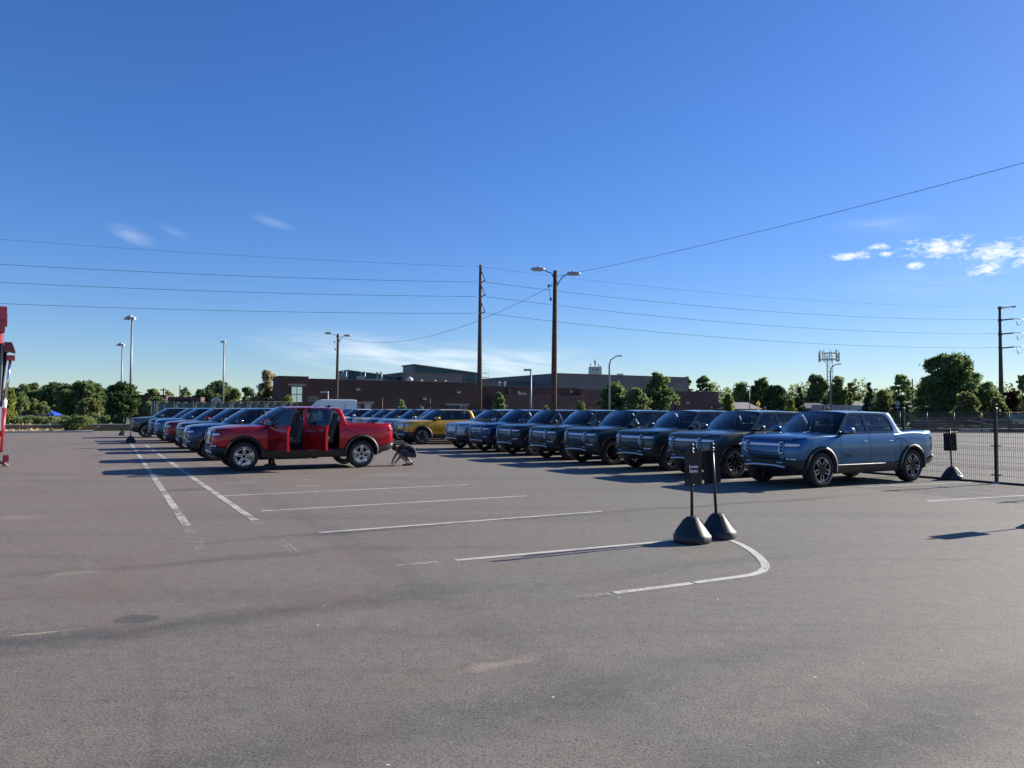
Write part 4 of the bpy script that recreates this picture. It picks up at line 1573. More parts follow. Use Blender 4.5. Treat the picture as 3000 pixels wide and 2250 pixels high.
def wire(name, a, b, sag, r, mat, label, group=None, n=26):
    a, b = Vector(a), Vector(b)
    pts = [a.lerp(b, t) - Vector((0, 0, 4 * sag * t * (1 - t))) for t in lin(0, 1, n)]
    mb = MB(); mb.tube(pts, r, 5)
    return tag(mb.build(name, mat), label, 'wire', group)


def lot_lamp(px, depth, top_py, label, k=1.0):
    p = Vector((gx(px, depth), depth, 0)); h = gz(px, top_py, depth)
    t = thing('light_pole', label, 'light pole', p, 0, 'wooden light poles of the lot')
    mb = MB(); mb.tube([(0.0, 0, 0), (.05, 0, h * .5), (.10, 0, h)], [.19 * k, .16 * k, .13 * k], 12); mb.build('pole', M('creosoted wood'), t)
    for sx, dz, lx, lz in ((-1, -.45, -.58, .06), (1, -.95, .62, -.10)):
        a = Vector((.10 + .1 * sx, 0, h + dz))
        e = Vector((.08 + 1.25 * lx, -.15, h + lz - (.12 if sx > 0 else .03)))
        mb = MB(); mb.tube([a, a + Vector((.10 * sx, -.02, .28)), a.lerp(e, .55) + Vector((0, 0, .22 if sx > 0 else .10)), e], .032, 6)
        ar = mb.build('lamp_arm', M('grey trim'), t)
        mb = MB()
        ball(mb, (e.x + .30 * sx, e.y, e.z + .02), (.42, .17, .12), 14, 0, .8)
        mb.tube([(e.x + .26 * sx, e.y, e.z + .12), (e.x + .26 * sx, e.y, e.z + .22)], .05, 8)
        mb.build('lamp_head', M('lamp head grey'), t)
    mb = MB()
    mb.tube([(-.1, -.05, h - .85), (-.28, -.1, h - .9)], .03, 6); mb.box((-.36, -.14, h - .98), (-.26, -.04, h - .84))
    mb.tube([(-.3, -.1, h - .9), (-.22, -.1, h - 1.5), (-.1, -.1, h - 1.8)], .012, 4); mb.box((-.24, -.16, h - 1.78), (-.12, -.06, h - 1.62))
    mb.build('bracket', M('grey trim'), t)
    return Vector((p.x + .1, p.y, h))


t1 = lot_lamp(1621, 45, 793, 'tall wooden twin lamp pole behind the middle of the right row', 1.0)
t0 = lot_lamp(985, 84, 978, 'distant wooden twin lamp pole in front of the brick school')
step = Vector((t1.x - t0.x, t1.y - t0.y, 0))
wire('cable', t1 + Vector((-.2, 0, -.9)), t0 + Vector((.1, 0, -.3)), 1.75, .012, M('wire black'), 'sagging black cable strung between the two wooden lamp poles')
wire('cable', t1 + Vector((.05, 0, -.35)), Vector((t1.x, t1.y, 9.6)) + step * .99 + Vector((0, 0, .1)), .55, .009, M('wire black'), 'black cable rising from the near lamp pole to the upper right')

# transmission line
up = Vector((gx(1404, 85), 85, 0)); hu = gz(1404, 776, 85)
t = thing('utility_pole', 'tall dark transmission pole with stacked side arms before the school', 'utility pole', up)
mb = MB(); mb.tube([(0, 0, 0), (0.02, 0, hu * .5), (.05, 0, hu)], [.30, .24, .16], 12); mb.build('pole', M('rusted steel'), t)
hts = [gz(1404, y, 85) for y in (782, 827, 869, 918)]
for h in hts[1:]:
    mb = MB(); mb.obox((.1, -.1, h - .05), (.62, -.1, h + .18), .14, .12); mb.tube([(.08, -.1, h + 1.35), (.58, -.1, h + .22)], .045, 6)
    mb.build('insulator_arm', M('rusted steel'), t)
sp = Vector((gx(2934, 117), 117, 0)); hs = gz(2934, 900, 117)
t = thing('steel_pole', 'tapered rust brown steel transmission pole at the far right', 'utility pole', sp)
mb = MB(); mb.tube([(0, 0, 0), (0, 0, hs)], [.38, .18], 12); mb.build('pole', M('rusted steel'), t)
hts2 = [gz(2934, y, 117) for y in (902, 938, 979, 1020)]
for i, h in enumerate(hts2):
    mb = MB(); mb.obox((.1, 0, h), (2.4 if i == 0 else 2.0, 0, h + .2), .2, .2)
    mb.lathe([(.28, h - .2), (.28, h + .2)], 10)
    arm = mb.build('cross_arm', M('rusted steel'), t)
    if i:
        mb = MB(); mb.tube([(2.0, 0, h + .2), (3.0, 0, h + .22), (3.6, 0, h + .1)], .05, 6)
        mb.tube([(2.45, 0, h + .15), (2.7, 0, h - .8)], .05, 6)
        mb.tube([(2.0, 0, h + .1), (2.15, 0, h - .6), (2.7, 0, h - .85), (3.2, 0, h - .6), (3.5, 0, h + .05)], .022, 5)
        mb.build('insulator', M('galvanised'), arm)
lp = Vector((-84, 58, 0))
for i, h in enumerate(hts):
    off = Vector((.6 if i else 0, -.1, 0))
    e_py = (699, 773, 826, 888)[i]
    zz = gz(0, e_py, 70)
    # end height so that the wire passes where the photo shows it at the left edge
    f = (gx(0, 70) - up.x) / (lp.x - up.x)
    sagv = .9
    ze = h + (zz + 4 * sagv * f * (1 - f) - h) / f
    wire('power_line', up + off + Vector((0, 0, h)), lp + Vector((0, 0, ze)), sagv, .019 if i else .011, M('wire grey'), ('topmost thin', 'second', 'third', 'lowest')[i] + ' power line running left from the transmission pole', 'power lines left of the pole')
    wire('power_line', up + off + Vector((0, 0, h)), sp + Vector((2.4 if i == 0 else .2, 0, hts2[i] + .1)), 1.15, .020 if i else .011, M('wire grey'),
         ('topmost thin', 'second', 'third', 'lowest')[i] + ' power line running right to the steel pole', 'power lines right of the pole')


def flood(px, depth, top, label, kind=0):
    h = gz(px, top, depth)
    t = thing('floodlight_pole', label, 'light pole', (gx(px, depth), depth, 0), 0, 'tall galvanised floodlight poles')
    mb = MB(); mb.tube([(0, 0, 0), (0, 0, h)], [.20, .11], 10); mb.build('pole', M('galvanised'), t)
    for k, (dx, dz) in enumerate(((-.75, -.1), (-.35, .15), (.1, -.05))):
        if kind and k == 1:
            continue
        s = .55 if kind else 1
        mb = MB(); mb.prism([(dx * s - .42 * s, -.3, h + dz - .12), (dx * s + .36 * s, -.3, h + dz - .18), (dx * s + .3 * s, -.3, h + dz + .22), (dx * s - .1, -.3, h + dz + .20)], (0, .6, 0))
        mb.build('lamp_head', M('lamp head grey'), t)
    mb = MB(); mb.obox((-1.0 if not kind else -.5, 0, h), (.3, 0, h), .1, .1); mb.build('cross_arm', M('galvanised'), t)


flood(381, 111, 932, 'tallest floodlight pole on the left, rising from the dark tree')
flood(354, 155, 1010, 'shorter distant floodlight pole just left of the tallest one')
flood(653, 147, 1000, 'slim floodlight pole beside the basketball hoop', 1)


def post_lamp(px, depth, top, reach, label, r=.09):
    h = gz(px, top, depth)
    t = thing('street_lamp', label, 'street lamp', (gx(px, depth), depth, 0), 0, 'grey metal street lamps')
    mb = MB()
    if abs(reach) > 1:
        mb.tube([(0, 0, 0), (0, 0, h - 1.0), (reach * .12, 0, h - .45), (reach * .55, 0, h - .08), (reach * .8, 0, h - .02)], [r * 1.3, r, r * .7, r * .6, r * .5], 8)
        mb.build('pole', M('galvanised'), t)
        mb = MB(); ball(mb, (reach * .92, 0, h - .02), (.38, .18, .08), 10); mb.build('lamp_head', M('lamp head grey'), t)
    else:
        mb.tube([(0, 0, 0), (0, 0, h)], [r * 1.2, r], 8); mb.build('pole', M('galvanised'), t)
        mb = MB(); mb.box((min(0, reach) - .05, -.2, h - .10), (max(0, reach) + .05, .2, h + .10)); mb.build('lamp_head', M('lamp head grey'), t)


post_lamp(1785, 80, 1042, 1.2, 'grey street lamp with curved arm before the grey gymnasium')
post_lamp(1555, 80, 1084, -.7, 'plain grey lamp post with a flat head before the brick wall')
post_lamp(2434, 100, 1066, 1.3, 'grey street lamp standing before the cell tower')
post_lamp(960, 90, 1149, -.8, 'short pale lamp by the left end of the school')
post_lamp(744, 130, 1141, -.9, 'thin lamp post left of the golden tree', .07)
post_lamp(2196, 120, 1132, -.6, 'thin grey pole left of the yellow crossing sign', .06)
for px, d, top, label in ((478, 120, 1136, 'dark wooden pole with short crossarm above the low brick building'), (548, 118, 1160, 'short dark pole behind the green court screen'), (526, 150, 1128, 'thin dark mast between small trees left of centre'), (2674, 130, 1110, 'weathered wooden pole in front of the open crowned tree')):
    h = gz(px, top, d)
    t = thing('wooden_pole', label, 'pole', (gx(px, d), d, 0))
    mb = MB(); mb.tube([(0, 0, 0), (0, 0, h)], [.14, .10], 8); mb.build('pole', M('creosoted wood'), t)
    if px == 478:
        mb = MB(); mb.obox((-.55, 0, h - .35), (.55, 0, h - .35), .14, .16); mb.build('cross_arm', M('creosoted wood'), t)

# cell tower
ct = thing('cell_tower', 'lattice cell tower with a ring of white panel antennas', 'tower', (gx(2430, 190), 190, 0))
hc = gz(2430, 1042, 190)
mb = MB()
leg = [(-.75, -.45), (.75, -.45), (0, .85)]
for x, y in leg:
    mb.tube([(x, y, 0), (x, y, hc)], .07, 5)
for k in range(12):
    z0, z1 = hc * k / 12, hc * (k + 1) / 12
    for i in range(3):
        a, b = leg[i], leg[(i + 1) % 3]
        mb.tube([(*a, z0), (*b, z1)], .035, 4); mb.tube([(*a, z1), (*b, z1)], .035, 4)
mb.build('lattice_mast', M('galvanised'), ct)
for k in range(9):
    a = 2 * math.pi * k / 9 + .2
    mb = MB(); x, y = 2.35 * math.cos(a), 2.35 * math.sin(a)
    mb.box((-.14, -.08, hc - 1.5), (.14, .08, hc + (1.2 if k % 2 else .8)), 0, rz=a, c=(x, y, 0)); mb.tube([(x * .93, y * .93, hc - 1.5), (x * .93, y * .93, hc + 1.5)], .06, 5)
    mb.build('panel_antenna', M('off white'), ct)
mb = MB()
for z in (hc - .9, hc + .6):
    pts = [(2.2 * math.cos(a), 2.2 * math.sin(a), z) for a in lin(0, 2 * math.pi, 18)]
    mb.tube(pts, .06, 5, cap=False)
    for k in range(3):
        mb.tube([(0, 0, z), pts[k * 6]], .06, 5)
mb.build('antenna_ring', M('galvanised'), ct)
# ================================================================== trees and plants
def leaf_material(name, c1, c2, trans=.5):
    mt = bpy.data.materials.new(name); mt.use_nodes = True
    nt = mt.node_tree; N, L = nt.nodes, nt.links
    N.clear()
    out = N.new('ShaderNodeOutputMaterial')
    g = N.new('ShaderNodeNewGeometry')
    tc = N.new('ShaderNodeTexCoord')
    m = mnode(nt)
    n = nz(nt, tc.outputs['Object'], .45, 3)
    f = m('ADD', m('MULTIPLY', g.outputs['Random Per Island'], .55), m('MULTIPLY', m('SUBTRACT', n, .3), 1.1), clamp=True)
    c = mixc(nt, f, c1, c2)
    d = N.new('ShaderNodeBsdfDiffuse'); t = N.new('ShaderNodeBsdfTranslucent'); mx = N.new('ShaderNodeMixShader')
    L.new(c, d.inputs[0]); L.new(c, t.inputs[0])
    mx.inputs[0].default_value = trans
    L.new(d.outputs[0], mx.inputs[1]); L.new(t.outputs[0], mx.inputs[2]); L.new(mx.outputs[0], out.inputs[0])
    MAT[name] = mt
    return mt


LEAF = {
    'dark': leaf_material('dark leaves', (0.078, 0.131, 0.052), (0.235, 0.287, 0.119)),
    'deep': leaf_material('deep leaves', (0.038, 0.073, 0.035), (0.108, 0.148, 0.062), .28),
    'mid': leaf_material('mid leaves', (0.113, 0.174, 0.070), (0.305, 0.356, 0.148)),
    'olive': leaf_material('olive leaves', (0.123, 0.152, 0.058), (0.304, 0.304, 0.123)),
    'lime': leaf_material('lime leaves', (0.138, 0.181, 0.043), (0.304, 0.326, 0.087)),
    'gold': leaf_material('gold leaves', (.30, .25, .13), (.52, .45, .27)),
    'spruce': leaf_material('spruce needles', (.028, .050, .036), (.075, .10, .07), .2),
    'plum': leaf_material('plum leaves', (.030, .016, .014), (.07, .035, .028), .2),
    'straw': leaf_material('straw', (.34, .25, .13), (.56, .45, .27), .3),
    'weed': leaf_material('weed leaves', (0.102, 0.152, 0.046), (0.232, 0.275, 0.102)),
}
bark = pbsdf('bark', (.085, .065, .050), .9, noise=(4, .35), bump=(10, .5, .03))
RNG = np.random.default_rng(11)


def leaf_cloud(centres, size, flat=.0):
    n = len(centres)
    nrm = RNG.normal(size=(n, 3)); nrm[:, 2] += .5 + flat
    nrm /= np.linalg.norm(nrm, axis=1)[:, None]
    t = np.cross(nrm, RNG.normal(size=(n, 3))); t /= np.linalg.norm(t, axis=1)[:, None]
    b = np.cross(nrm, t)
    s = size * RNG.uniform(.55, 1.25, (n, 1))
    v = np.empty((n, 4, 3))
    v[:, 0] = centres - t * s; v[:, 1] = centres - b * s * .55 + nrm * s * .12
    v[:, 2] = centres + t * s; v[:, 3] = centres + b * s * .55 + nrm * s * .12
    return v.reshape(-1, 3)


def leaf_mesh(name, verts, mat):
    me = bpy.data.meshes.new(name)
    n = len(verts) // 4
    me.vertices.add(n * 4); me.vertices.foreach_set('co', verts.astype(np.float32).ravel())
    me.loops.add(n * 4); me.loops.foreach_set('vertex_index', np.arange(n * 4, dtype=np.int32))
    me.polygons.add(n)
    me.polygons.foreach_set('loop_start', np.arange(0, n * 4, 4, dtype=np.int32))
    me.polygons.foreach_set('loop_total', np.full(n, 4, dtype=np.int32))
    me.materials.append(mat)
    me.update(calc_edges=True)
    return me


def clumps_to_points(cl, n):
    w = np.array([c[3] ** 2 for c in cl]); w /= w.sum()
    cnt = RNG.multinomial(n, w)
    out = []
    for (x, y, z, r), k in zip(cl, cnt):
        d = RNG.normal(size=(k, 3)); d /= np.linalg.norm(d, axis=1)[:, None] + 1e-9
        rr = r * RNG.uniform(.25, 1, (k, 1)) ** .45 * (1 + .34 * RNG.normal(size=(k, 1)))
        d[:, 2] *= .75
        out.append(np.array([x, y, z]) + d * rr)
    return np.concatenate(out)


def tree(px, depth, top, wpx, kind, mat, label, base=0.0, n=2600, bottom=None, group=None, dense=1.0, name='tree'):
    """top: photo row of the crown's top, wpx: crown width in photo pixels"""
    h = gz(px, top, depth) - base
    w = wpx / FPX * depth
    t = thing(name, label, 'tree', (gx(px, depth), depth, base), random.uniform(0, 6.28) * 0, group)
    cb = (.22 if bottom is None else bottom) * h
    trunk = MB()
    cl = []
    rt = max(.06, min(.45, w * .035))
    if kind == 'conifer':
        trunk.tube([(0, 0, 0), (0, 0, h * .97)], [rt, .03], 8)
        lv = 13
        for i in range(lv):
            f = i / lv
            rr = w / 2 * (1 - f) ** .9 + .05
            for k in range(max(3, int(8 * (1 - f) + 2))):
                a = random.uniform(0, 6.28); q = rr * random.uniform(.35, .95)
                z = cb + (h - cb) * f + random.uniform(0, .4)
                cl.append((q * math.cos(a), q * math.sin(a), z - q * .15, max(.18, rr * .32)))
        cl.append((0, 0, h * .97, .15 * w / 4 + .1))
    else:
        lean = random.uniform(-.03, .03) * h
        trunk.tube([(0, 0, 0), (lean * .4, 0, h * .25), (lean, 0, h * .55), (lean * 1.1, .1, h * .8)], [rt, rt * .8, rt * .5, rt * .15], 8)
        nl = {'round': 75, 'open': 46, 'column': 34, 'spread': 95, 'golden': 80}[kind]
        tries = 0
        while len(cl) < nl and tries < 900:
            tries += 1
            a = random.uniform(0, 6.28); f = random.random()
            prof = {'round': math.sin(math.pi * (f * .78 + .16)) ** .6, 'spread': (math.sin(math.pi * min(1, f * .72 + .22)) ** .55), 'open': math.sin(math.pi * (f * .75 + .18)) ** .8,
                    'column': math.sin(math.pi * (f * .8 + .14)) ** .7, 'golden': (1 - f) ** .75 * .98 + .04}[kind]
            q = w / 2 * prof * random.uniform(.15, 1) ** .5 * random.uniform(.82, 1.16)
            r = w * {'round': .105, 'spread': .085, 'open': .085, 'column': .14, 'golden': .06}[kind] * random.uniform(.35, 1.45)
            q = max(0, q - r * .45)
            z = cb + r * .5 + (h - cb - r * 1.2) * f * random.uniform(.93, 1.05)
            cl.append((q * math.cos(a) + lean, q * math.sin(a), z, r))
        cl.append((lean + w * .05, 0, h - w * .10, w * .11))
        for (x, y, z, r) in random.sample(cl, len(cl) // 3):          # sprays that break the outline
            k = random.uniform(1.10, 1.34)
            zc_ = cb + (h - cb) * .45
            cl.append((lean + (x - lean) * k, y * k, min(h * 1.03, zc_ + (z - zc_) * random.uniform(1.0, 1.16)), r * random.uniform(.25, .5)))
        for (x, y, z, r) in cl[::4]:
            z0 = max(h * .18, z - math.hypot(x, y) * .8 - h * .08)
            z0 = min(z0, h * .7)
            trunk.tube([(lean * z0 / h, 0, z0), (x * .5, y * .5, (z0 + z) / 2 - .05 * h * .3), (x, y, z)], [rt * .38, rt * .25, rt * .08], 5)
    trunk.build('trunk', bark, t)
    sz = max(.10, min(.45, depth * .0024))
    n = int(n * dense * 1.5)
    pts = clumps_to_points(cl, n)
    if kind in ('round', 'spread', 'column'):      # inner twigs and leaves close the crown
        k = n // 3
        d = RNG.normal(size=(k, 3)); d /= np.linalg.norm(d, axis=1)[:, None]
        d *= RNG.uniform(0, 1, (k, 1)) ** .45
        pts = np.concatenate([pts, np.c_[d[:, 0] * w * .33, d[:, 1] * w * .33, cb + (h - cb) * .46 + d[:, 2] * (h - cb) * .36]])
    leaf = leaf_cloud(pts, sz)
    link('crown', leaf_mesh('crown', leaf, LEAF[mat]), t)
    return t


TG = 'trees around the lot'
L_ = tree
L_(22, 78, 1136, 52, 'column', 'lime', 'yellow green tree at the far left edge by the red hauler', n=2200, bottom=.12)
L_(88, 152, 1124, 120, 'spread', 'dark', 'broad dark tree left behind the blue canopy', .2, 5200, bottom=.10)
L_(160, 150, 1121, 110, 'spread', 'dark', 'broad dark tree right behind the blue canopy', .2, 5200, bottom=.10)
L_(245, 142, 1116, 145, 'spread', 'dark', 'tallest dark spreading tree of the left background', .2, 6500, bottom=.10)
L_(300, 150, 1140, 75, 'round', 'dark', 'smaller dark tree between the tallest left tree and the dense evergreen', .2, 2600, bottom=.1)
L_(352, 96, 1121, 100, 'round', 'deep', 'dense near black tree left of the low brick building', 0, 7000, bottom=.10)
L_(382, 99, 1126, 56, 'round', 'mid', 'mid green tree touching the corner of the low brick building', 0, 2600, bottom=.25)
L_(98, 128, 1170, 46, 'open', 'olive', 'small olive tree in front of the broad dark trees', .25, 1300)
L_(125, 118, 1178, 38, 'open', 'mid', 'small young tree just left of the blue canopy', .25, 900)
L_(262, 110, 1166, 70, 'spread', 'olive', 'small olive tree in the field below the tallest left tree', .25, 2200, bottom=.2)
L_(60, 125, 1150, 50, 'round', 'mid', 'mid green tree beside the yellow green one', .25, 1800)
L_(448, 112, 1140, 62, 'open', 'olive', 'loose olive tree behind the low brick building', 0, 1500, bottom=.3)
L_(462, 92, 1163, 70, 'spread', 'mid', 'low spreading tree in front of the low brick building', 0, 1800, bottom=.3)
L_(495, 150, 1150, 46, 'round', 'lime', 'small bright green tree behind the low brick building', 0, 900, bottom=.3)
L_(540, 170, 1138, 40, 'open', 'mid', 'pale thin tree between the masts left of centre', 0, 900, bottom=.2)
L_(588, 165, 1141, 56, 'round', 'dark', 'small dark tree left of the basketball hoop', 0, 1600, bottom=.2)
L_(645, 160, 1117, 105, 'round', 'dark', 'big round dark tree behind the basketball hoop', 0, 5200, bottom=.12)
L_(690, 155, 1140, 50, 'open', 'olive', 'dull green tree right of the round dark tree', 0, 1500, bottom=.15)
L_(722, 158, 1134, 52, 'open', 'mid', 'ragged tree with a bare branch left of the golden tree', 0, 1600, bottom=.15)
L_(780, 104, 1090, 120, 'golden', 'gold', 'golden yellow leafy tree at the left end of the school', 0, 4200, bottom=.10)
L_(842, 92, 1160, 36, 'column', 'lime', 'small yellow green tree under the school window', 0, 1000)
L_(1172, 76, 1173, 32, 'column', 'mid', 'small leafy sapling in front of the school door', 0, 700)
L_(1232, 80, 1192, 16, 'column', 'mid', 'tiny sapling against the school wall', 0, 300)
L_(1460, 92, 1151, 44, 'round', 'mid', 'small rounded tree right of the transmission pole', 0, 1800, bottom=.15)
L_(1600, 80, 1188, 28, 'column', 'mid', 'tiny tree just left of the near wooden lamp pole', 0, 500)
L_(1703, 80, 1176, 36, 'column', 'olive', 'small sapling against the low red brick wing', 0, 800)
L_(1800, 96, 1125, 108, 'round', 'dark', 'left one of two big green trees before the gymnasium', 0, 5200, bottom=.08)
L_(1866, 92, 1140, 90, 'round', 'mid', 'bushy mid green tree between the two big trees', 0, 4200, bottom=.06)
L_(1930, 95, 1096, 106, 'round', 'dark', 'taller right one of two big trees before the gymnasium', 0, 5600, bottom=.06)
L_(2010, 175, 1108, 44, 'open', 'dark', 'open tree top behind the left part of the brick corner', 0, 900, bottom=.4)
L_(2062, 175, 1102, 56, 'open', 'dark', 'ragged tree top behind the right part of the brick corner', 0, 1200, bottom=.4)
L_(2132, 105, 1157, 38, 'column', 'lime', 'pale yellow green tree at the right corner of the school', 0, 1500, bottom=.05)
L_(2170, 150, 1124, 68, 'spread', 'mid', 'layered tree behind the grey roofed house', 0, 2200, bottom=.15)
L_(2232, 150, 1109, 70, 'spread', 'dark', 'tall layered tree behind the yellow crossing sign', 0, 2600, bottom=.15)
L_(2275, 120, 1132, 84, 'round', 'deep', 'dense dark evergreen tree right of the yellow crossing sign', 0, 5200, bottom=.03)
L_(2318, 85, 1172, 36, 'column', 'lime', 'small pale green sapling right of the dense evergreen', 0, 1000)
L_(2342, 135, 1136, 48, 'conifer', 'spruce', 'pointed dark conifer right of the dense evergreen', 0, 2200, bottom=.05)
L_(2395, 165, 1101, 86, 'spread', 'dark', 'tall leafy tree left of the cell tower', 0, 4200, bottom=.12)
L_(2452, 150, 1106, 66, 'round', 'mid', 'bright leafy tree behind the street lamp and cell tower', 0, 3600, bottom=.08)
L_(2494, 165, 1121, 48, 'round', 'dark', 'narrow dark tree right of the cell tower', 0, 2000, bottom=.1)
L_(2492, 120, 1150, 22, 'column', 'lime', 'small poplar shaped tree above the pink trailer', 0, 700, bottom=.1)
L_(2547, 140, 1120, 42, 'conifer', 'spruce', 'slim spruce left of the white diamond sign', 0, 2200, bottom=.03)
L_(2588, 130, 1142, 64, 'round', 'olive', 'olive tree just right of the slim spruce', 0, 2600, bottom=.05)
L_(2640, 150, 1099, 78, 'open', 'mid', 'open crowned tree behind the white diamond sign', 0, 2200, bottom=.25)
L_(2640, 125, 1160, 50, 'round', 'deep', 'dark low tree under the open crowned one', 0, 1800, bottom=.03)
L_(2785, 100, 1037, 200, 'spread', 'dark', 'huge dark green tree behind the timber stack', 0, 13000, bottom=.07)
L_(2708, 115, 1132, 70, 'round', 'dark', 'dark tree on the left flank of the huge tree', 0, 2400, bottom=.05)
L_(2835, 92, 1150, 70, 'round', 'olive', 'sunlit olive bushy tree under the huge tree', 0, 2400, bottom=.02)
L_(2898, 98, 1118, 70, 'round', 'mid', 'bushy green tree left of the rusty steel pole', 0, 2800, bottom=.03)
L_(2925, 94, 1165, 60, 'round', 'olive', 'low olive bush tree at the foot of the rusty steel pole', 0, 1800, bottom=.02)
L_(2960, 108, 1148, 50, 'round', 'plum', 'dark plum coloured tree right of the rusty steel pole', 0, 1800, bottom=.1)
L_(2994, 135, 1100, 62, 'open', 'mid', 'tree cut by the right edge of the view', 0, 1800, bottom=.15)


def shrub(px, py, depth, wpx, hpx, mat, label, n=700, name='shrub', zb=0.0, spiky=False):
    w, h = wpx / FPX * depth, hpx / FPX * depth
    t = thing(name, label, 'grass' if spiky else 'shrub', (gx(px, depth), depth, zb))
    if spiky:
        mb = MB()
        for k in range(n):
            a = random.uniform(0, 6.28); r = w * .42 * random.random() ** .5
            b = Vector((r * math.cos(a), r * math.sin(a) * .6, 0)); tip = b * 1.35 + Vector((random.uniform(-.1, .1), random.uniform(-.1, .1), h * random.uniform(.6, 1.05)))
            s = Vector((.03, .015, 0))
            mb.add([b - s, b + s, tip + s * .3, tip - s * .3], [(0, 1, 2, 3)])
        mb.build('blades', LEAF[mat], t)
    else:
        cl = []
        for k in range(12):
            a = random.uniform(0, 6.28); q = w * .36 * random.random() ** .5
            cl.append((q * math.cos(a), q * math.sin(a) * .7, h * random.uniform(.22, .72), h * random.uniform(.22, .34)))
        link('foliage', leaf_mesh('foliage', leaf_cloud(clumps_to_points(cl, n), .10), LEAF[mat]), t)
        mb = MB()
        for (x, y, z, r) in cl[:6]:
            mb.tube([(x * .15, y * .15, 0), (x, y, z)], [.03, .01], 5)
        mb.build('stem', bark, t)


shrub(228, 1267, 60.5, 80, 46, 'weed', 'large weedy shrub in front of the retaining wall', 2600)
shrub(262, 1267, 61.2, 40, 44, 'olive', 'brownish shrub right of the large weedy one', 800)
shrub(190, 1267, 60.2, 42, 36, 'olive', 'brownish shrub left of the large weedy one', 800)
shrub(165, 1262, 60, 24, 26, 'straw', 'tuft of orange ornamental grass by the retaining wall', 260, 'ornamental_grass', 0, True)
for i, (px, wd, m_) in enumerate(((45, 40, 'weed'), (78, 36, 'mid'), (108, 46, 'weed'), (140, 44, 'mid'), (205, 60, 'weed'), (315, 46, 'mid'), (345, 40, 'weed'), (290, 40, 'olive'))):
    shrub(px, 1245, 66 + i * .7, wd, 26 + (i * 7) % 10, m_, ('first', 'second', 'third', 'fourth', 'fifth', 'seventh', 'eighth', 'sixth')[i] + ' low green shrub from the left along the top of the retaining wall', 900, 'shrub', .28)
for k, px in enumerate((2682, 2700, 2718, 2733)):
    shrub(px, 1226, 82 + .6 * k, 26, 26, 'straw', ('leftmost', 'second', 'third', 'rightmost')[k] + ' of the tan ornamental grass clumps behind the timber stack', 260, 'ornamental_grass', .05, True)
for i, (px, d, wd, hh, m_) in enumerate(((2640, 96, 60, 22, 'weed'), (2590, 98, 60, 20, 'mid'), (2800, 99, 70, 24, 'weed'), (2890, 97, 70, 26, 'olive'), (2960, 96, 60, 22, 'weed'))):
    shrub(px, 1216, d, wd, hh, m_, ('low shrub below the white diamond sign', 'low shrub left of the white diamond sign', 'low weeds right behind the timber stack', 'olive weeds below the huge tree right side', 'low weeds near the parked far car')[i], 900, 'shrub', .05)

# tufts of rough grass along the verge (uncountable)
pts = []
for _ in range(2600):
    u = random.uniform(-62, -2); v = random.uniform(65.2, 71.5)
    p = UX * u + VX * v
    pts.append((p.x, p.y, .12 + (.35 if v > 69.7 else 0)))
o = link('verge_grass', leaf_mesh('verge_grass', leaf_cloud(np.array(pts), .16), LEAF['straw']))
tag(o, 'dry straw coloured grass along the verge by the kerb', 'grass', None, 'stuff')

# the belt of far trees and hedges that closes the view behind the houses and the field
def wood(name, label, spans, mat, n, sz):
    pts = []
    for (px0, px1, d, top0, top1) in spans:
        x0, x1 = gx(px0, d), gx(px1, d)
        k = int(n * (px1 - px0) / 100)
        xs = RNG.uniform(x0, x1, k)
        f = (xs - x0) / (x1 - x0)
        h0, h1 = gz(px0, top0, d), gz(px1, top1, d)
        top = (h0 + (h1 - h0) * f) * (.72 + .28 * np.sin(xs * .55 + d) * np.sin(xs * .21 + 1.3 * d) + .12 * np.sin(xs * 1.7))
        zz = top * RNG.uniform(0, 1, k) ** .7
        ys = d + RNG.uniform(-4, 4, k)
        pts.append(np.c_[xs, ys, zz])
    o = link(name, leaf_mesh(name, leaf_cloud(np.concatenate(pts), sz), LEAF[mat]))
    tag(o, label, 'trees', None, 'stuff')


wood('far_wood', 'hazy belt of far trees behind the houses on the right', [(2080, 3120, 215, 1118, 1118), (2080, 3120, 185, 1150, 1140)], 'mid', 1100, .5)
wood('far_hedge', 'dark belt of far trees behind the field on the left', [(-120, 420, 185, 1150, 1158), (400, 830, 200, 1158, 1150)], 'dark', 800, .45)
# ================================================================== trucks
PAINT = {
    'blue': paint('blue', (.038, .122, .245), .55, .30),
    'navy': paint('navy', (.012, .040, .115), .45, .28),
    'green': paint('green', (.038, .062, .058), .45, .28),
    'forest': paint('forest', (.078, .102, .096), .45, .30),
    'black': paint('black', (.024, .036, .036), .2, .3),
    'red': paint('red', (.36, .010, .018), .45, .30),
    'maroon': paint('maroon', (.22, .010, .014), .45, .30),
    'yellow': paint('yellow', (.66, .35, .032), .4, .32),
    'silver': paint('silver', (.38, .40, .44), .6, .3),
    'white': paint('white', (.62, .63, .63), .05, .38),
    'grey': paint('grey', (.13, .14, .15), .4, .36),
}
LAMP, MIRR = (2.56, .53), (.93, 1.10)


def place(root, px, depth, ref, heading):
    """put the truck so that one of its features stands at that column and distance"""
    a = math.pi + heading
    f, l = Vector((math.cos(a), math.sin(a), 0)), Vector((-math.sin(a), math.cos(a), 0))
    p = Vector((gx(px, depth, 1260), depth, 0))
    root.location = p - f * ref[0] - l * ref[1]
    root.rotation_euler = (0, 0, a)


PROTO = {}


def truck(color, px, depth, label, group, ref=LAMP, heading=28.5, style='trail'):
    if style not in PROTO:
        r = make_truck(PAINT['blue'], style)
        bpy.context.view_layer.update()
        index_kids(r)
        PROTO[style] = r
        root = r
    else:
        root = copy_tree(PROTO[style])
    tag(root, label, 'truck', group)
    place(root, px, depth, ref, R(heading))
    TRUCKS.append((root, color))
    return root


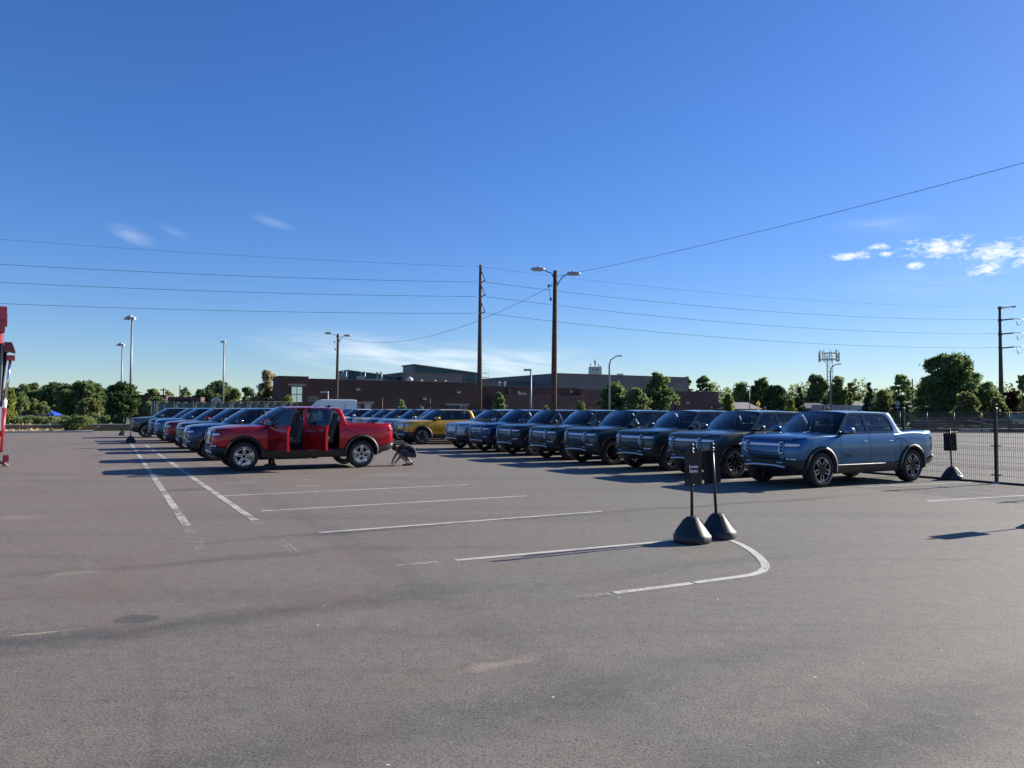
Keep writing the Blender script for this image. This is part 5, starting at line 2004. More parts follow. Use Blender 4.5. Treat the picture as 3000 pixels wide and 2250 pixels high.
TRUCKS = []
RG = 'trucks parked in the right hand row'
for c, px, d, lab, h, st in (
        ('blue', 2290, 18.15, 'light blue pickup nearest the mesh fence, first of the right row', 29.2, 'trail'),
        ('forest', 2049, 20.5, 'grey green pickup right beside the light blue one', 28.6, 'trail'),
        ('green', 1878, 22.9, 'dark green pickup third from the mesh fence', 28.3, 'road'),
        ('green', 1713, 25.3, 'dark green pickup fourth from the mesh fence, with black wheels', 28.9, 'dark'),
        ('green', 1599, 27.6, 'dark green pickup fifth from the mesh fence', 28.0, 'road'),
        ('black', 1496, 30.1, 'near black pickup sixth from the mesh fence', 28.6, 'road'),
        ('navy', 1410, 32.4, 'navy blue pickup beside the silver one', 28.4, 'road'),
        ('silver', 1336, 34.7, 'silver pickup at the far end of the right row', 28.5, 'road'),
        ('yellow', 1183.5, 39.4, 'mustard yellow pickup behind the crouching person', 28.2, 'trail')):
    truck(c, px, d, lab, RG, LAMP, h, st)
for c, px, d, lab in (('grey', 1268, 42.1, 'grey pickup whose windscreen shows just behind the yellow one'), ('silver', 1213, 44.4, 'silver pickup second behind the yellow one'),
                      ('forest', 1162, 46.8, 'grey green pickup third behind the yellow one'), ('yellow', 1126, 49.1, 'tan yellow pickup fourth behind the mustard one'),
                      ('black', 1093, 51.5, 'black pickup fifth behind the yellow one'), ('white', 1036, 55.9, 'white pickup sixth behind the yellow one'),
                      ('navy', 1008, 58.5, 'dark pickup farthest back, partly hidden by the white one'), ('black', 1398, 57.0, 'black pickup seen in the gap between the yellow and silver ones')):
    truck(c, px, d, lab, RG, MIRR, 28.5)
LG = 'trucks parked in the left hand row'
for c, px, d, lab in (('navy', 547, 26.3, 'navy blue pickup right behind the red one with open doors'), ('green', 524, 31.2, 'dark green pickup second behind the red one'),
                      ('maroon', 485.5, 33.7, 'dark red pickup between the dark green and blue ones'), ('blue', 456, 39.5, 'blue pickup behind the dark red one'),
                      ('navy', 438, 41.8, 'dark blue pickup almost hidden behind the blue one'), ('forest', 384, 46.6, 'dark green pickup at the far end of the left row')):
    truck(c, px, d, lab, LG, LAMP, 28.5)
for r, c in TRUCKS:
    repaint(r, PAINT[c])
rt = make_truck(PAINT['red'], 'sport', (R(70), R(66)), .05)
tag(rt, 'bright red pickup with two driver side doors open', 'truck', LG)
place(rt, 619, 22.0, LAMP, R(28.5))


# ================================================================== white van behind
van = thing('white_van', 'white high roof van behind the red pickup', 'van', (gx(955, 80), 80, 0), math.pi + R(14))
prof = [(3.1, .45), (3.1, .95), (2.95, 1.15), (2.15, 1.35), (1.35, 2.25), (.95, 2.62), (.5, 2.76), (-2.95, 2.76), (-3.1, 2.6), (-3.15, 1.2), (-3.1, .45)]
mb = MB()
rows = []
for y, k in ((-1.0, .97), (-1.02, .985), (-.98, 1.0), (-.7, 1.012), (0, 1.015), (.7, 1.012), (.98, 1.0), (1.02, .985), (1.0, .97)):
    s = 1.0 if abs(y) > .99 else 1.0
    rows.append([(x, y * (1 - .10 * max(0, (z - 1.3) / 1.5)), .45 + (z - .45) * k) for x, z in prof])
mb.grid(rows, 0, False)
mb.add(rows[0], [tuple(range(len(prof)))]); mb.add(rows[-1], [tuple(range(len(prof)))[::-1]])
mb.build('body', M('white paint'), van)
mb = MB(); mb.prism([(2.12, -.82, 1.42), (2.12, .82, 1.42), (1.38, .74, 2.26), (1.38, -.74, 2.26)], (.03, 0, .03)); mb.build('windscreen', M('gloss black'), van)
for s in (1, -1):
    mb = MB(); mb.prism([(1.85, s * 1.0, 1.42), (.75, s * 1.0, 1.42), (.75, s * .94, 2.1), (1.3, s * .94, 2.1)], (0, s * .03, 0)); mb.build('window', M('gloss black'), van)
    mb = MB(); mb.box((-1.9, s * 1.0 - .02, .6), (-1.88, s * 1.0 + .03, 2.45)); mb.build('door_seam', M('grey trim'), van)
    mb = MB(); mb.box((1.65, s * 1.22 - .08, 1.35), (1.8, s * 1.22 + .08, 1.75), bev=.03); mb.build('mirror', M('black plastic'), van)
    for x in (2.1, -1.9):
        mb = MB(); mb.lathe([(.0, -.12), (.34, -.12), (.36, -.08), (.36, .08), (.34, .12), (.0, .12)], 20, 0, 'y'); mb.build('wheel', M('rubber'), van, (x, s * .9, .36))
mb = MB(); mb.box((-2.6, -.75, 2.79), (-.2, -.70, 2.84)); mb.box((-2.6, .70, 2.79), (-.2, .75, 2.84)); mb.build('roof_rails', M('off white'), van)


# ================================================================== service signs on weighted stands
pbsdf('sign black', (.008, .010, .012), .6, spec=.2)
pbsdf('sign post', (.020, .022, .023), .4)
pbsdf('base rubber', (.024, .026, .027), .5, noise=(6, .2), bump=(30, .15, .003))
pbsdf('sign white', (.75, .76, .76), .5)
pbsdf('bolt', (.7, .7, .7), .3, .8)
SIGN_TXT = None


def stand_sign(loc, yaw, tilt, label, text=True, brz=0.0):
    """yaw: direction the panel faces"""
    global SIGN_TXT
    t = thing('stand_sign', label, 'sign', loc, yaw, 'black signs on weighted stands')
    b = MB()
    n = 8
    rows = []
    for r, z in ((.255, 0.012), (.262, .03), (.262, .095), (.245, .115), (.085, .335), (.06, .345)):
        row = []
        for k in range(32):
            a = 2 * math.pi * k / 32
            oc = math.cos(math.pi / n) / math.cos(((a + math.pi / n) % (2 * math.pi / n)) - math.pi / n)
            rr = r * (.55 * oc + .45)
            if .1 < z < .3 and k % 8 in (1, 2):
                rr -= .014
            row.append((rr * math.cos(a + brz), rr * math.sin(a + brz), z))
        rows.append(row)
    b.grid(rows, 0, True, closed=True)
    b.add(rows[-1], [tuple(range(32))])
    base = b.build('base', M('base rubber'), t)
    for k in range(4):
        a = brz + math.pi / 4 + k * math.pi / 2
        q = MB()
        e = Vector((math.cos(a), math.sin(a), 0))
        q.obox(e * .225 + Vector((0, 0, .13)), e * .10 + Vector((0, 0, .31)), .05, .02, 0, (e.x, e.y, .8))
        q.build('rib', M('base rubber'), base)
    q = MB(); q.tube([(.24 * math.cos(brz + 3.9), .24 * math.sin(brz + 3.9), .05), (.275 * math.cos(brz + 3.9), .275 * math.sin(brz + 3.9), .05)], .022, 8); q.build('drain_plug', M('sign post'), base)
    # everything above the base leans together
    ax = Vector((math.sin(tilt), 0, math.cos(tilt)))
    T = Matrix.Rotation(tilt, 4, 'Y')
    p = MB(); p.tube([T @ Vector((0, 0, .33)), T @ Vector((0, 0, 1.27))], .021, 10); p.build('post', M('sign post'), t)
    f = MB()
    c = T @ Vector((0, 0, 1.315))
    ball(f, c, (.031, .031, .031), 12); f.lathe([(.034, -.05), (.034, -.035), (.018, -.03), (.018, -.02), (.03, -.012)], 12, c=c + Vector((0, 0, -.005)))
    f.build('finial', M('sign post'), t)
    # panel with rounded corners in front of the post (local -y faces out)
    pn = MB()
    w, h, r = .152, .235, .02
    out = []
    for cx, cz, a0 in ((w - r, h - r, 0), (-w + r, h - r, 90), (-w + r, -h + r, 180), (w - r, -h + r, 270)):
        for k in range(5):
            a = R(a0 + k * 22.5)
            out.append((cx + r * math.cos(a), cz + r * math.sin(a)))
    pn.prism([T @ Vector((x, -.036, 1.0 + z)) for x, z in out], T @ Vector((0, .008, 0)))
    panel = pn.build('panel', M('sign black'), t)
    for dz in (.222, -.222):
        q = MB(); q.lathe([(.008, 0), (.006, -.006), (0, -.007)], 8, 0, 'y', c=T @ Vector((0, -.037, 1.0 + dz))); q.build('bolt', M('bolt'), panel)
        q = MB(); q.obox(T @ Vector((0, -.03, 1.0 + dz)), T @ Vector((0, .024, 1.0 + dz)), .055, .03); q.build('clamp', M('sign post'), panel)
    if text:
        if SIGN_TXT is None:
            SIGN_TXT = text_mesh('Service\nStaging', .060, .0006, .0011)
            SIGN_TXT.materials.append(M('sign white'))
        o = link('lettering', SIGN_TXT, panel)
        o.matrix_basis = T @ Matrix.Translation((0, -.0385, .995)) @ Matrix.Rotation(math.pi / 2, 4, 'X')
        o.scale = (.92, 1.0, 1.0)
    return t


sa = G(2034, 1597) + Vector((0.03, .25, 0))
sb_ = G(2110, 1584) + Vector((0.03, .25, 0))
stand_sign(sa, R(29), R(-0.3), 'black sign reading Service Staging on a weighted stand', True, R(12))
stand_sign(sb_, R(207), R(4.2), 'black sign turned away, leaning beside the lettered one', False, R(30))
stand_sign(G(2806, 1408) + Vector((0, .25, 0)), R(160), R(2.0), 'black sign standing against the mesh fence behind the light blue pickup', False, R(20))
stand_sign(G(375, 1297) + Vector((0, .25, 0)), R(96), R(0), 'black sign seen edge on at the end of the left row', False, R(0))
stand_sign(G(354, 1276) + Vector((0, .25, 0)), R(195), R(-2), 'black sign farther back beside the far left truck', False, R(10))
tip = G(2718, 1580)
stand_sign(tip + Vector((.883, .469, 0)) * 3.05, R(180 + 115), R(0), 'black sign standing just right of the view, casting a long shadow', False, R(15))

# ================================================================== welded mesh fence along the right row
pbsdf('fence black', (.014, .015, .016), .45)
fp = G(2920, 1417)
fd = (G(2524, 1386) - fp).normalized()
fd = VX.lerp(fd, .5).normalized()
fn = Vector((fd.y, -fd.x, 0))
FG = 'fence panels'
fence = thing('mesh_fence', 'black welded mesh fence with V folds behind the right hand row', 'fence', fp, math.atan2(fd.y, fd.x))
HF, SP = 1.83, 2.46
pm_ = MB()
w2_ = .0028
nv = 47
zz_ = [.06, .16, .36, .44, .64, .84, .92, 1.12, 1.32, 1.40, 1.60, 1.78]
fold = {.40: .03, .88: .03, 1.36: .03}
prof = [(0, .05), (0, .36), (.035, .40), (0, .44), (0, .84), (.035, .88), (0, .92), (0, 1.32), (.035, 1.36), (0, 1.40), (0, 1.80)]
for k in range(nv):
    x = .05 + k * (SP - .1) / (nv - 1)
    for (a, z0), (b, z1) in zip(prof, prof[1:]):
        pm_.obox((x, a, z0), (x, b, z1), w2_ * 2, w2_ * 2)
for z, y in [(z, 0) for z in (.05, .20, .36, .44, .54, .69, .84, .92, 1.02, 1.17, 1.32, 1.40, 1.5, 1.65, 1.80)] + [(.40, .035), (.88, .035), (1.36, .035)]:
    pm_.obox((.03, y, z), (SP - .03, y, z), w2_ * 2, w2_ * 2)
panel_me = pm_.mesh('mesh_panel', M('fence black'))
post_m = MB()
post_m.box((-.034, -.034, 0), (.034, .034, 1.88)); post_m.box((-.040, -.040, 1.88), (.040, .040, 1.905), bev=.006)
post_me = post_m.mesh('post', M('fence black'))
cl_m = MB(); cl_m.box((-.11, -.045, -.012), (.11, .045, .012))
cl_me = cl_m.mesh('clamp', M('fence black'))
cap_m = MB(); ball(cap_m, (0, 0, 1.912), (.028, .028, .014), 10)
cap_me = cap_m.mesh('cap', M('galvanised'))
for k in range(-3, 12):
    po = link('post', post_me, fence, (k * SP, 0, 0))
    link('cap', cap_me, po)
    for z in (.22, .95, 1.74):
        link('clamp', cl_me, po, (0, 0, z))
    if k < 11:
        o = link('mesh_panel', panel_me, fence, (k * SP, 0, 0)); o['kind'] = 'stuff'
mb = MB(); mb.box((-3 * SP, -.05, 0), (11 * SP, .05, .05)); mb.build('bottom_rail', M('fence black'), fence)
mb = MB(); mb.lathe([(.13, 0), (.12, .03), (.06, .045), (0, .045)], 10); mb.build('footing', M('concrete'), fence, (.0, 0, 0))

# far fence and timber
ff = thing('far_fence', 'distant black chain link fence on thin posts across the far lot', 'fence', (0, 0, 0))
a, b = Vector((gx(2480, 70), 70, 0)), Vector((gx(3120, 68), 68, 0))
nF = 8
mb = MB()
for k in range(nF * 26 + 1):
    for s in (-1, 1):
        p = a.lerp(b, k / (nF * 26)); q = a.lerp(b, min(1, max(0, (k + s * 14) / (nF * 26))))
        mb.obox(p, q + Vector((0, 0, 1.8 * min(1, abs((q - p).length) / .001))), .0035, .0035) if (q - p).length > .3 else None
o = mb.build('chain_link', M('fence black'), ff); o['kind'] = 'stuff'
for k in range(nF + 1):
    p = a.lerp(b, k / nF)
    mb = MB(); mb.tube([p, p + Vector((0, 0, 1.86))], .035, 6); mb.build('post', M('fence black'), ff)
mb = MB(); mb.tube([a + Vector((0, 0, 1.83)), b + Vector((0, 0, 1.83))], .022, 5); mb.build('top_rail', M('fence black'), ff)

tim = [pbsdf('timber %d' % i, c, .9, noise=(3, .35)) for i, c in enumerate(((.085, .065, .055), (.12, .092, .075), (.15, .125, .105), (.065, .052, .045)))]
ts = thing('timber_stack', 'terraced stack of dark old timbers beyond the fence', 'timber stack', (gx(2800, 74), 74, .05))
rr = random.Random(4)
for lv, (x0, x1, z, y) in enumerate(((-5.2, 6.4, .12, -1.2), (-4.6, 6.0, .36, -.8), (-4.3, 5.6, .58, -.4), (-4.0, 5.0, .80, 0.1), (-2.6, 4.6, .98, .6), (-2.4, 2.6, 1.16, 1.0))):
    x = x0
    while x < x1:
        l = rr.uniform(1.8, 3.6)
        for yy in (0, .32, .64):
            mb = MB(); mb.box((-l / 2, -.14, -.1), (l / 2 - .06, .14, .1), bev=.015)
            o = mb.build('timber', tim[rr.randrange(4)], ts, (x + l / 2 + rr.uniform(-.1, .1), y + yy, z + rr.uniform(-.01, .03)), rr.uniform(-.02, .02))
        x += l
lb = thing('loose_plank', 'pale plank leaning across the timber stack', 'plank', (gx(2905, 72), 72, .05))
mb = MB(); mb.obox((-2.2, 0, 1.05), (2.6, -.2, .08), .18, .06); mb.build('board', pbsdf('pale board', (.42, .36, .28), .8), lb)
for k, (x0, x1, zc_, lab) in enumerate(((2628, 2780, .28, 'left dark timber kerb at the edge of the far lot'), (2810, 2898, .26, 'pale concrete kerb block in the middle of the far lot edge'), (2900, 3080, .34, 'right dark timber kerb at the edge of the far lot'))):
    mb = MB(); mb.box((gx(x0, 69.4), 69.2, 0), (gx(x1, 69.4), 69.6, zc_), bev=.03)
    tag(mb.build('kerb', M('concrete') if k == 1 else tim[1]), lab, None, None, 'structure')
kerb([(gx(2440, 70), 70.5, 0), (gx(2640, 70), 69.4, 0)], .14, .3, 'concrete kerb left of the timbers')

# ================================================================== road signs, houses, trailer, far car
pbsdf('sign yellow', (.90, .54, .025), .5)
pbsdf('sign back', (.45, .46, .46), .4, .5)
cs = thing('crossing_sign', 'yellow diamond pedestrian crossing sign above the parked trucks', 'sign', (gx(2222, 92), 92, 0), R(35))
zc = gz(2222, 1183, 92)
q = .40
mb = MB(); mb.prism([(-q, 0, zc), (0, 0, zc - q), (q, 0, zc), (0, 0, zc + q)], (0, .02, 0)); pnl = mb.build('panel', M('sign yellow'), cs)
mb = MB()
for a, b, w in (((0, zc + .06), (0, zc - .08), .09), ((0, zc - .06), (-.09, zc - .24), .05), ((0, zc - .06), (.07, zc - .24), .05), ((0, zc + .04), (-.11, zc - .04), .035), ((0, zc + .04), (.10, zc - .06), .035)):
    mb.obox((a[0], -.012, a[1]), (b[0], -.012, b[1]), w, .01, 0, (0, 1, 0))
mb.lathe([(.05, 0), (.05, -.012), (0, -.012)], 10, 0, 'y', c=(0, -.006, zc + .14))
mb.build('walking_figure', M('gloss black'), pnl)
mb = MB(); mb.box((-.26, 0, zc - .78), (.26, .02, zc - .5)); mb.build('plate', M('sign yellow'), cs)
mb = MB(); mb.obox((-.16, -.006, zc - .66), (.12, -.006, zc - .62), .05, .008, 0, (0, 1, 0)); mb.prism([(.1, -.01, zc - .7), (.2, -.01, zc - .62), (.1, -.01, zc - .56)], (0, .006, 0)); mb.build('arrow', M('gloss black'), cs)
mb = MB(); mb.tube([(0, .06, 0), (0, .06, zc + .3)], .035, 6); mb.build('post', M('galvanised'), cs)
ds = thing('diamond_sign', 'back of a pale diamond road sign before the open crowned tree', 'sign', (gx(2630, 100), 100, .05))
zc = gz(2630, 1183, 100)
mb = MB(); mb.prism([(-q, 0, zc), (0, 0, zc - q), (q, 0, zc), (0, 0, zc + q)], (0, .02, 0)); mb.build('panel', M('sign back'), ds)
mb = MB(); mb.box((-.25, 0, zc - .64), (.25, .02, zc - .42)); mb.build('plate', M('sign back'), ds)
mb = MB(); mb.tube([(0, -.05, 0), (0, -.05, zc + .3)], .035, 6); mb.build('post', M('galvanised'), ds)


def house(px, depth, wpx, eave_py, ridge_py, wall, roof, label, ry=0.0):
    w = wpx / FPX * depth
    he, hr = gz(px, eave_py, depth), gz(px, ridge_py, depth)
    t = thing('house', label, 'house', (gx(px, depth), depth, 0), ry)
    mb = MB(); mb.box((-w / 2, 0, 0), (w / 2, 7, he)); mb.build('wall', wall, t)
    mb = MB()
    mb.prism([(-w / 2 - .4, -.5, he), (w / 2 + .4, -.5, he), (w / 2 - w * .2, 3.5, hr), (-w / 2 + w * .2, 3.5, hr)], (0, 0, -.12))
    mb.add([(w / 2 + .4, -.5, he), (w / 2 + .4, 7.5, he), (w / 2 - w * .2, 3.5, hr)], [(0, 1, 2)]); mb.add([(-w / 2 - .4, -.5, he), (-w / 2 - .4, 7.5, he), (-w / 2 + w * .2, 3.5, hr)], [(0, 2, 1)])
    mb.add([(-w / 2 - .4, 7.5, he), (w / 2 + .4, 7.5, he), (w / 2 - w * .2, 3.5, hr), (-w / 2 + w * .2, 3.5, hr)], [(0, 3, 2, 1)])
    mb.build('roof', roof, t)
    for k in range(3):
        x = -w / 2 + w * (k + .5) / 3
        mb = MB(); mb.box((x - .5, -.05, he - 1.5), (x + .5, -.004, he - .4)); wn = mb.build('window', M('off white'), t)
        mb = MB(); mb.box((x - .42, -.06, he - 1.42), (x + .42, -.052, he - .48)); mb.build('pane', M('window glass'), wn)


pbsdf('tan siding', (.34, .28, .22), .8); pbsdf('brown siding', (.16, .10, .08), .8); pbsdf('shingle grey', (.22, .21, .21), .9, noise=(2, .2)); pbsdf('shingle dark', (.085, .09, .10), .9, noise=(2, .2)); pbsdf('shingle tan', (.30, .27, .24), .9, noise=(2, .2))
house(2185, 130, 80, 1198, 1178, M('tan siding'), M('shingle tan'), 'grey roofed house left of the yellow crossing sign')
house(2395, 140, 90, 1196, 1180, M('brown siding'), M('shingle dark'), 'dark roofed house behind the left end of the pink trailer')
house(2515, 150, 70, 1190, 1174, M('tan siding'), M('shingle grey'), 'pale gabled house behind the right end of the pink trailer')
house(2700, 135, 70, 1193, 1176, M('brown siding'), M('shingle tan'), 'tan roofed house left of the huge tree')
house(100, 165, 90, 1200, 1190, M('off white'), M('shingle grey'), 'pale house behind the blue canopy')
pbsdf('pink panel', (.40, .32, .33), .6, noise=(1, .12))
tl = thing('site_trailer', 'long pinkish trailer with a glazed end below the cell tower', 'trailer', (gx(2460, 112), 112, 0))
zt2 = gz(2460, 1186, 112); w = 126 / FPX * 112
mb = MB(); mb.box((-w / 2, 0, .5), (w / 2 - 1.45, 2.5, zt2), bev=.06); mb.build('body', M('pink panel'), tl)
mb = MB(); mb.box((w / 2 - 1.44, 0, .5), (w / 2, 2.5, zt2 - .05), bev=.06); mb.build('glazed_end', pbsdf('milky glass', (.42, .48, .46), .25), tl)
for k in range(5):
    x = -w / 2 + .7 + k * .95
    mb = MB(); mb.box((x - .012, -.02, .6), (x + .012, -.002, zt2 - .1)); mb.build('panel_seam', M('grey trim'), tl)
mb = MB(); mb.box((-w / 2 + .3, -.04, zt2 - .75), (-w / 2 + .8, -.004, zt2 - .2)); mb.build('window', M('window glass'), tl)
for x in (-1.2, 1.2):
    mb = MB(); mb.lathe([(.0, -.12), (.4, -.12), (.4, .12), (0, .12)], 16, 0, 'y'); mb.build('wheel', M('rubber'), tl, (x, .4, .4))


def far_car(px, depth, mat, label, rz):
    t = thing('parked_car', label, 'car', (gx(px, depth), depth, .05), rz)
    pr = [(2.2, .35), (2.25, .75), (1.2, .98), (.6, 1.48), (-1.2, 1.52), (-2.1, 1.05), (-2.25, .9), (-2.2, .35)]
    mb = MB()
    rows = [[(x, y * (1 - .12 * max(0, (z - .95) / .6)), z) for x, z in pr] for y in (-.88, -.5, .5, .88)]
    mb.grid(rows, 0, False); mb.add(rows[0], [tuple(range(8))]); mb.add(rows[-1], [tuple(range(8))[::-1]])
    mb.build('body', mat, t)
    for s in (1, -1):
        mb = MB(); mb.prism([(1.0, s * .87, 1.02), (-1.9, s * .87, 1.05), (-1.2, s * .82, 1.45), (.55, s * .82, 1.42)], (0, s * .02, 0)); mb.build('window', M('gloss black'), t)
        for x in (1.4, -1.4):
            mb = MB(); mb.lathe([(.0, -.1), (.33, -.1), (.33, .1), (.2, .11), (0, .11)], 18, 0, 'y'); mb.build('wheel', M('rubber'), t, (x, s * .8, .33))


far_car(2985, 92, pbsdf('car olive', (.12, .14, .11), .3, .2, .8), 'grey green car parked at the far right edge', R(15))
far_car(210, 148, pbsdf('car white', (.6, .6, .6), .3, 0, .8), 'pale parked car under the tallest left tree', R(5))
far_car(2535, 118, pbsdf('car dark', (.03, .03, .035), .3, 0, .8), 'dark parked car right of the pink trailer', R(0))

# dark board fence behind the field
bf = thing('board_fence', 'dark board fence behind the grass field', 'fence', (0, 0, .28))
for k in range(24):
    x = gx(10 + k * 13.5, 146)
    mb = MB(); mb.box((x, 146, 0), (x + .86, 146.08, 1.35 + .05 * (k % 2))); mb.build('board', pbsdf('dark boards', (.035, .032, .030), .9), bf)
# blue canopy tent
tn = thing('canopy_tent', 'blue pop up canopy on the grass field', 'tent', (gx(144, 132), 132, .28), R(6))
ze, zp = gz(144, 1214, 132) - .28, gz(144, 1201, 132) - .28
pbsdf('canopy blue', (.010, .055, .36), .6)
mb = MB()
c4 = [(-1.5, -1.5), (1.5, -1.5), (1.5, 1.5), (-1.5, 1.5)]
for i in range(4):
    a, b = c4[i], c4[(i + 1) % 4]
    mb.add([(*a, ze), (*b, ze), (b[0] * .12, b[1] * .12, zp), (a[0] * .12, a[1] * .12, zp)], [(0, 1, 2, 3)])
    mb.add([(*a, ze), (*b, ze), (*b, ze - .18), (*a, ze - .18)], [(0, 3, 2, 1)])
mb.add([(x * .12, y * .12, zp) for x, y in c4], [(0, 1, 2, 3)])
mb.build('canopy', M('canopy blue'), tn)
for a in c4:
    mb = MB(); mb.tube([(a[0] * .97, a[1] * .97, 0), (a[0] * .97, a[1] * .97, ze)], .03, 6); mb.build('leg', M('off white'), tn)
# shed in the field
sd = thing('shed', 'small grey green shed right of the blue canopy', 'shed', (gx(250, 139), 139, .28))
zt3 = gz(250, 1204, 139) - .28
mb = MB(); mb.box((-1.6, 0, 0), (1.6, 2, zt3)); mb.build('wall', M('green windscreen'), sd)
mb = MB(); mb.prism([(-1.8, -.1, zt3 + .002), (1.8, -.1, zt3 + .002), (1.3, 1, zt3 + .35), (-1.3, 1, zt3 + .35)], (0, .9, -.0)); mb.build('roof', M('shingle dark'), sd)
mb = MB(); mb.box((.1, -.04, 0), (.9, -.004, zt3 - .15)); mb.build('door', M('dark door'), sd)

# ================================================================== red car hauler cut by the left edge
HR = pbsdf('hauler red', (.25, .016, .032), .42, .1, .4, noise=(4, .2))
hl = thing('car_hauler', 'red steel car hauler deck with hydraulic ram at the left edge', 'hauler', (gx(2, 23.3), 23.3, 0), R(33))


def hz_(py):
    return gz(10, py, 23.3)


def hx(px):
    return (px - 2) / FPX * 23.3 / 1.2


mb = MB(); mb.obox((hx(-14), 0, .25), (hx(-6), .1, hz_(900)), .16, .14); mb.box((hx(-24), -.09, hz_(975)), (hx(8), .09, hz_(925)), bev=.02)
mb.build('upright', HR, hl)
mb = MB(); mb.box((hx(-420), -.10, hz_(940)), (hx(13), .10, hz_(898)), bev=.03); mb.box((hx(-420), 1.9, hz_(940)), (hx(13), 2.1, hz_(898)), bev=.03)
for k in range(6):
    mb.box((hx(-400 + k * 75), .1, hz_(935)), (hx(-390 + k * 75), 1.9, hz_(915)))
mb.build('upper_deck', HR, hl)
mb = MB(); mb.prism([(hx(6), -.25, hz_(1003)), (hx(30), -.25, hz_(1003)), (hx(41), -.25, hz_(1030)), (hx(22), -.25, hz_(1026)), (hx(6), -.25, hz_(1034))], (0, 1.2, 0))
fl = mb.build('deck_flap', pbsdf('flap dark red', (.12, .018, .025), .5, .2), hl)
mb = MB(); mb.box((hx(14), -.12, hz_(1056)), (hx(40), .12, hz_(1040)), bev=.012); mb.build('ram_bracket', HR, hl)
mb = MB(); mb.tube([(hx(28), 0, hz_(1040)), (hx(13), .02, hz_(1192))], .042, 12); mb.build('ram_rod', M('chrome'), hl)
mb = MB(); mb.tube([(hx(14), 0, hz_(1172)), (hx(11), .0, hz_(1200))], .062, 12); mb.build('ram_collar', M('white paint'), hl)
mb = MB(); mb.tube([(hx(12), 0, hz_(1195)), (hx(3), .05, hz_(1325))], .075, 12); mb.build('ram_cylinder', HR, hl)
mb = MB(); mb.tube([(hx(12), .12, hz_(1010)), (hx(13), .14, hz_(1060)), (hx(6), .12, hz_(1120)), (hx(4), .1, hz_(1190)), (hx(-2), .1, hz_(1300))], .028, 8)
mb.tube([(hx(8), .16, hz_(1010)), (hx(7), .18, hz_(1090)), (hx(1), .14, hz_(1200))], .028, 8); mb.build('hydraulic_hose', M('rubber'), hl)
mb = MB(); mb.obox((hx(2), -.03, hz_(1010)), (hx(-3), -.02, hz_(1190)), .05, .05); mb.build('stay', M('galvanised'), hl)
mb = MB(); mb.obox((hx(2), -.06, hz_(1192)), (hx(1), -.06, hz_(1262)), .08, .06); mb.obox((hx(0), -.06, hz_(1280)), (hx(-2), -.06, hz_(1320)), .08, .06); mb.build('reflective_strip', M('white paint'), hl)
mb = MB(); mb.obox((hx(1), -.06, hz_(1262)), (hx(0), -.06, hz_(1280)), .08, .062); mb.build('reflective_strip', M('tail red'), hl)
mb = MB(); mb.box((hx(-420), -.14, .42), (hx(-6), .14, .62)); mb.box((hx(-420), 1.9, .42), (hx(-6), 2.1, .62))
for k in range(5):
    mb.box((hx(-400 + k * 80), .14, .46), (hx(-388 + k * 80), 1.9, .58))
mb.build('lower_deck', HR, hl)
mb = MB(); mb.obox((hx(-30), -.15, .36), (hx(22), -.2, .05), .30, .06); mb.box((hx(12), -.35, .14), (hx(30), -.1, .36), bev=.02); mb.box((hx(16), -.36, .17), (hx(19), -.09, .32)); mb.build('ramp_foot', HR, hl)
mb = MB(); mb.obox((hx(18), -.2, .10), (hx(33), -.2, .02), .24, .02); mb.build('ramp_lip', M('silver trim'), hl)
for x in (-330, -230):
    mb = MB(); mb.lathe([(.0, -.14), (.30, -.14), (.48, -.12), (.5, 0), (.48, .12), (.30, .14), (0, .14)], 24, 0, 'y'); mb.build('wheel', M('rubber'), hl, (hx(x), .3, .5))
# ================================================================== people
pbsdf('skin', (.28, .155, .11), .55)
pbsdf('black shirt', (.014, .015, .018), .85)
pbsdf('charcoal shorts', (.040, .044, .058), .85)
pbsdf('dark trousers', (.018, .019, .022), .85)
pbsdf('shoe black', (.014, .014, .015), .6)
pbsdf('sock white', (.65, .65, .64), .9)
pbsdf('hair dark', (.020, .014, .011), .7)


def skinned(name, nodes, edges, root, mats, parent, sub=2):
    """nodes: id -> (x, y, z, rx, ry), edges: (id, id, material index)"""
    ids = list(nodes)
    me = bpy.data.meshes.new(name)
    me.from_pydata([nodes[i][:3] for i in ids], [(ids.index(a), ids.index(b)) for a, b, _ in edges], [])
    o = bpy.data.objects.new(name, me); COL.objects.link(o)
    o.modifiers.new('skin', 'SKIN')
    for i, k in enumerate(ids):
        sv = me.skin_vertices[0].data[i]
        sv.radius = nodes[k][3:5]; sv.use_root = (k == root)
    o.modifiers['skin'].use_smooth_shade = True
    ss = o.modifiers.new('sub', 'SUBSURF'); ss.levels = sub; ss.render_levels = sub
    dg = bpy.context.evaluated_depsgraph_get()
    res = bpy.data.meshes.new_from_object(o.evaluated_get(dg))
    bpy.data.objects.remove(o)
    res.name = name
    res.materials.clear()
    for m_ in mats:
        res.materials.append(m_)
    seg = [(Vector(nodes[a][:3]), Vector(nodes[b][:3]), m_, (nodes[a][3] + nodes[b][3]) / 2) for a, b, m_ in edges]
    for p in res.polygons:
        c = p.center; best, bm_ = 9, 0
        for a, b, m_, r in seg:
            d = b - a; t = max(0, min(1, (c - a).dot(d) / max(1e-9, d.length_squared)))
            q = (c - (a + d * t)).length - r
            if q < best:
                best, bm_ = q, m_
        p.material_index = bm_; p.use_smooth = True
    return link(name, res, parent)


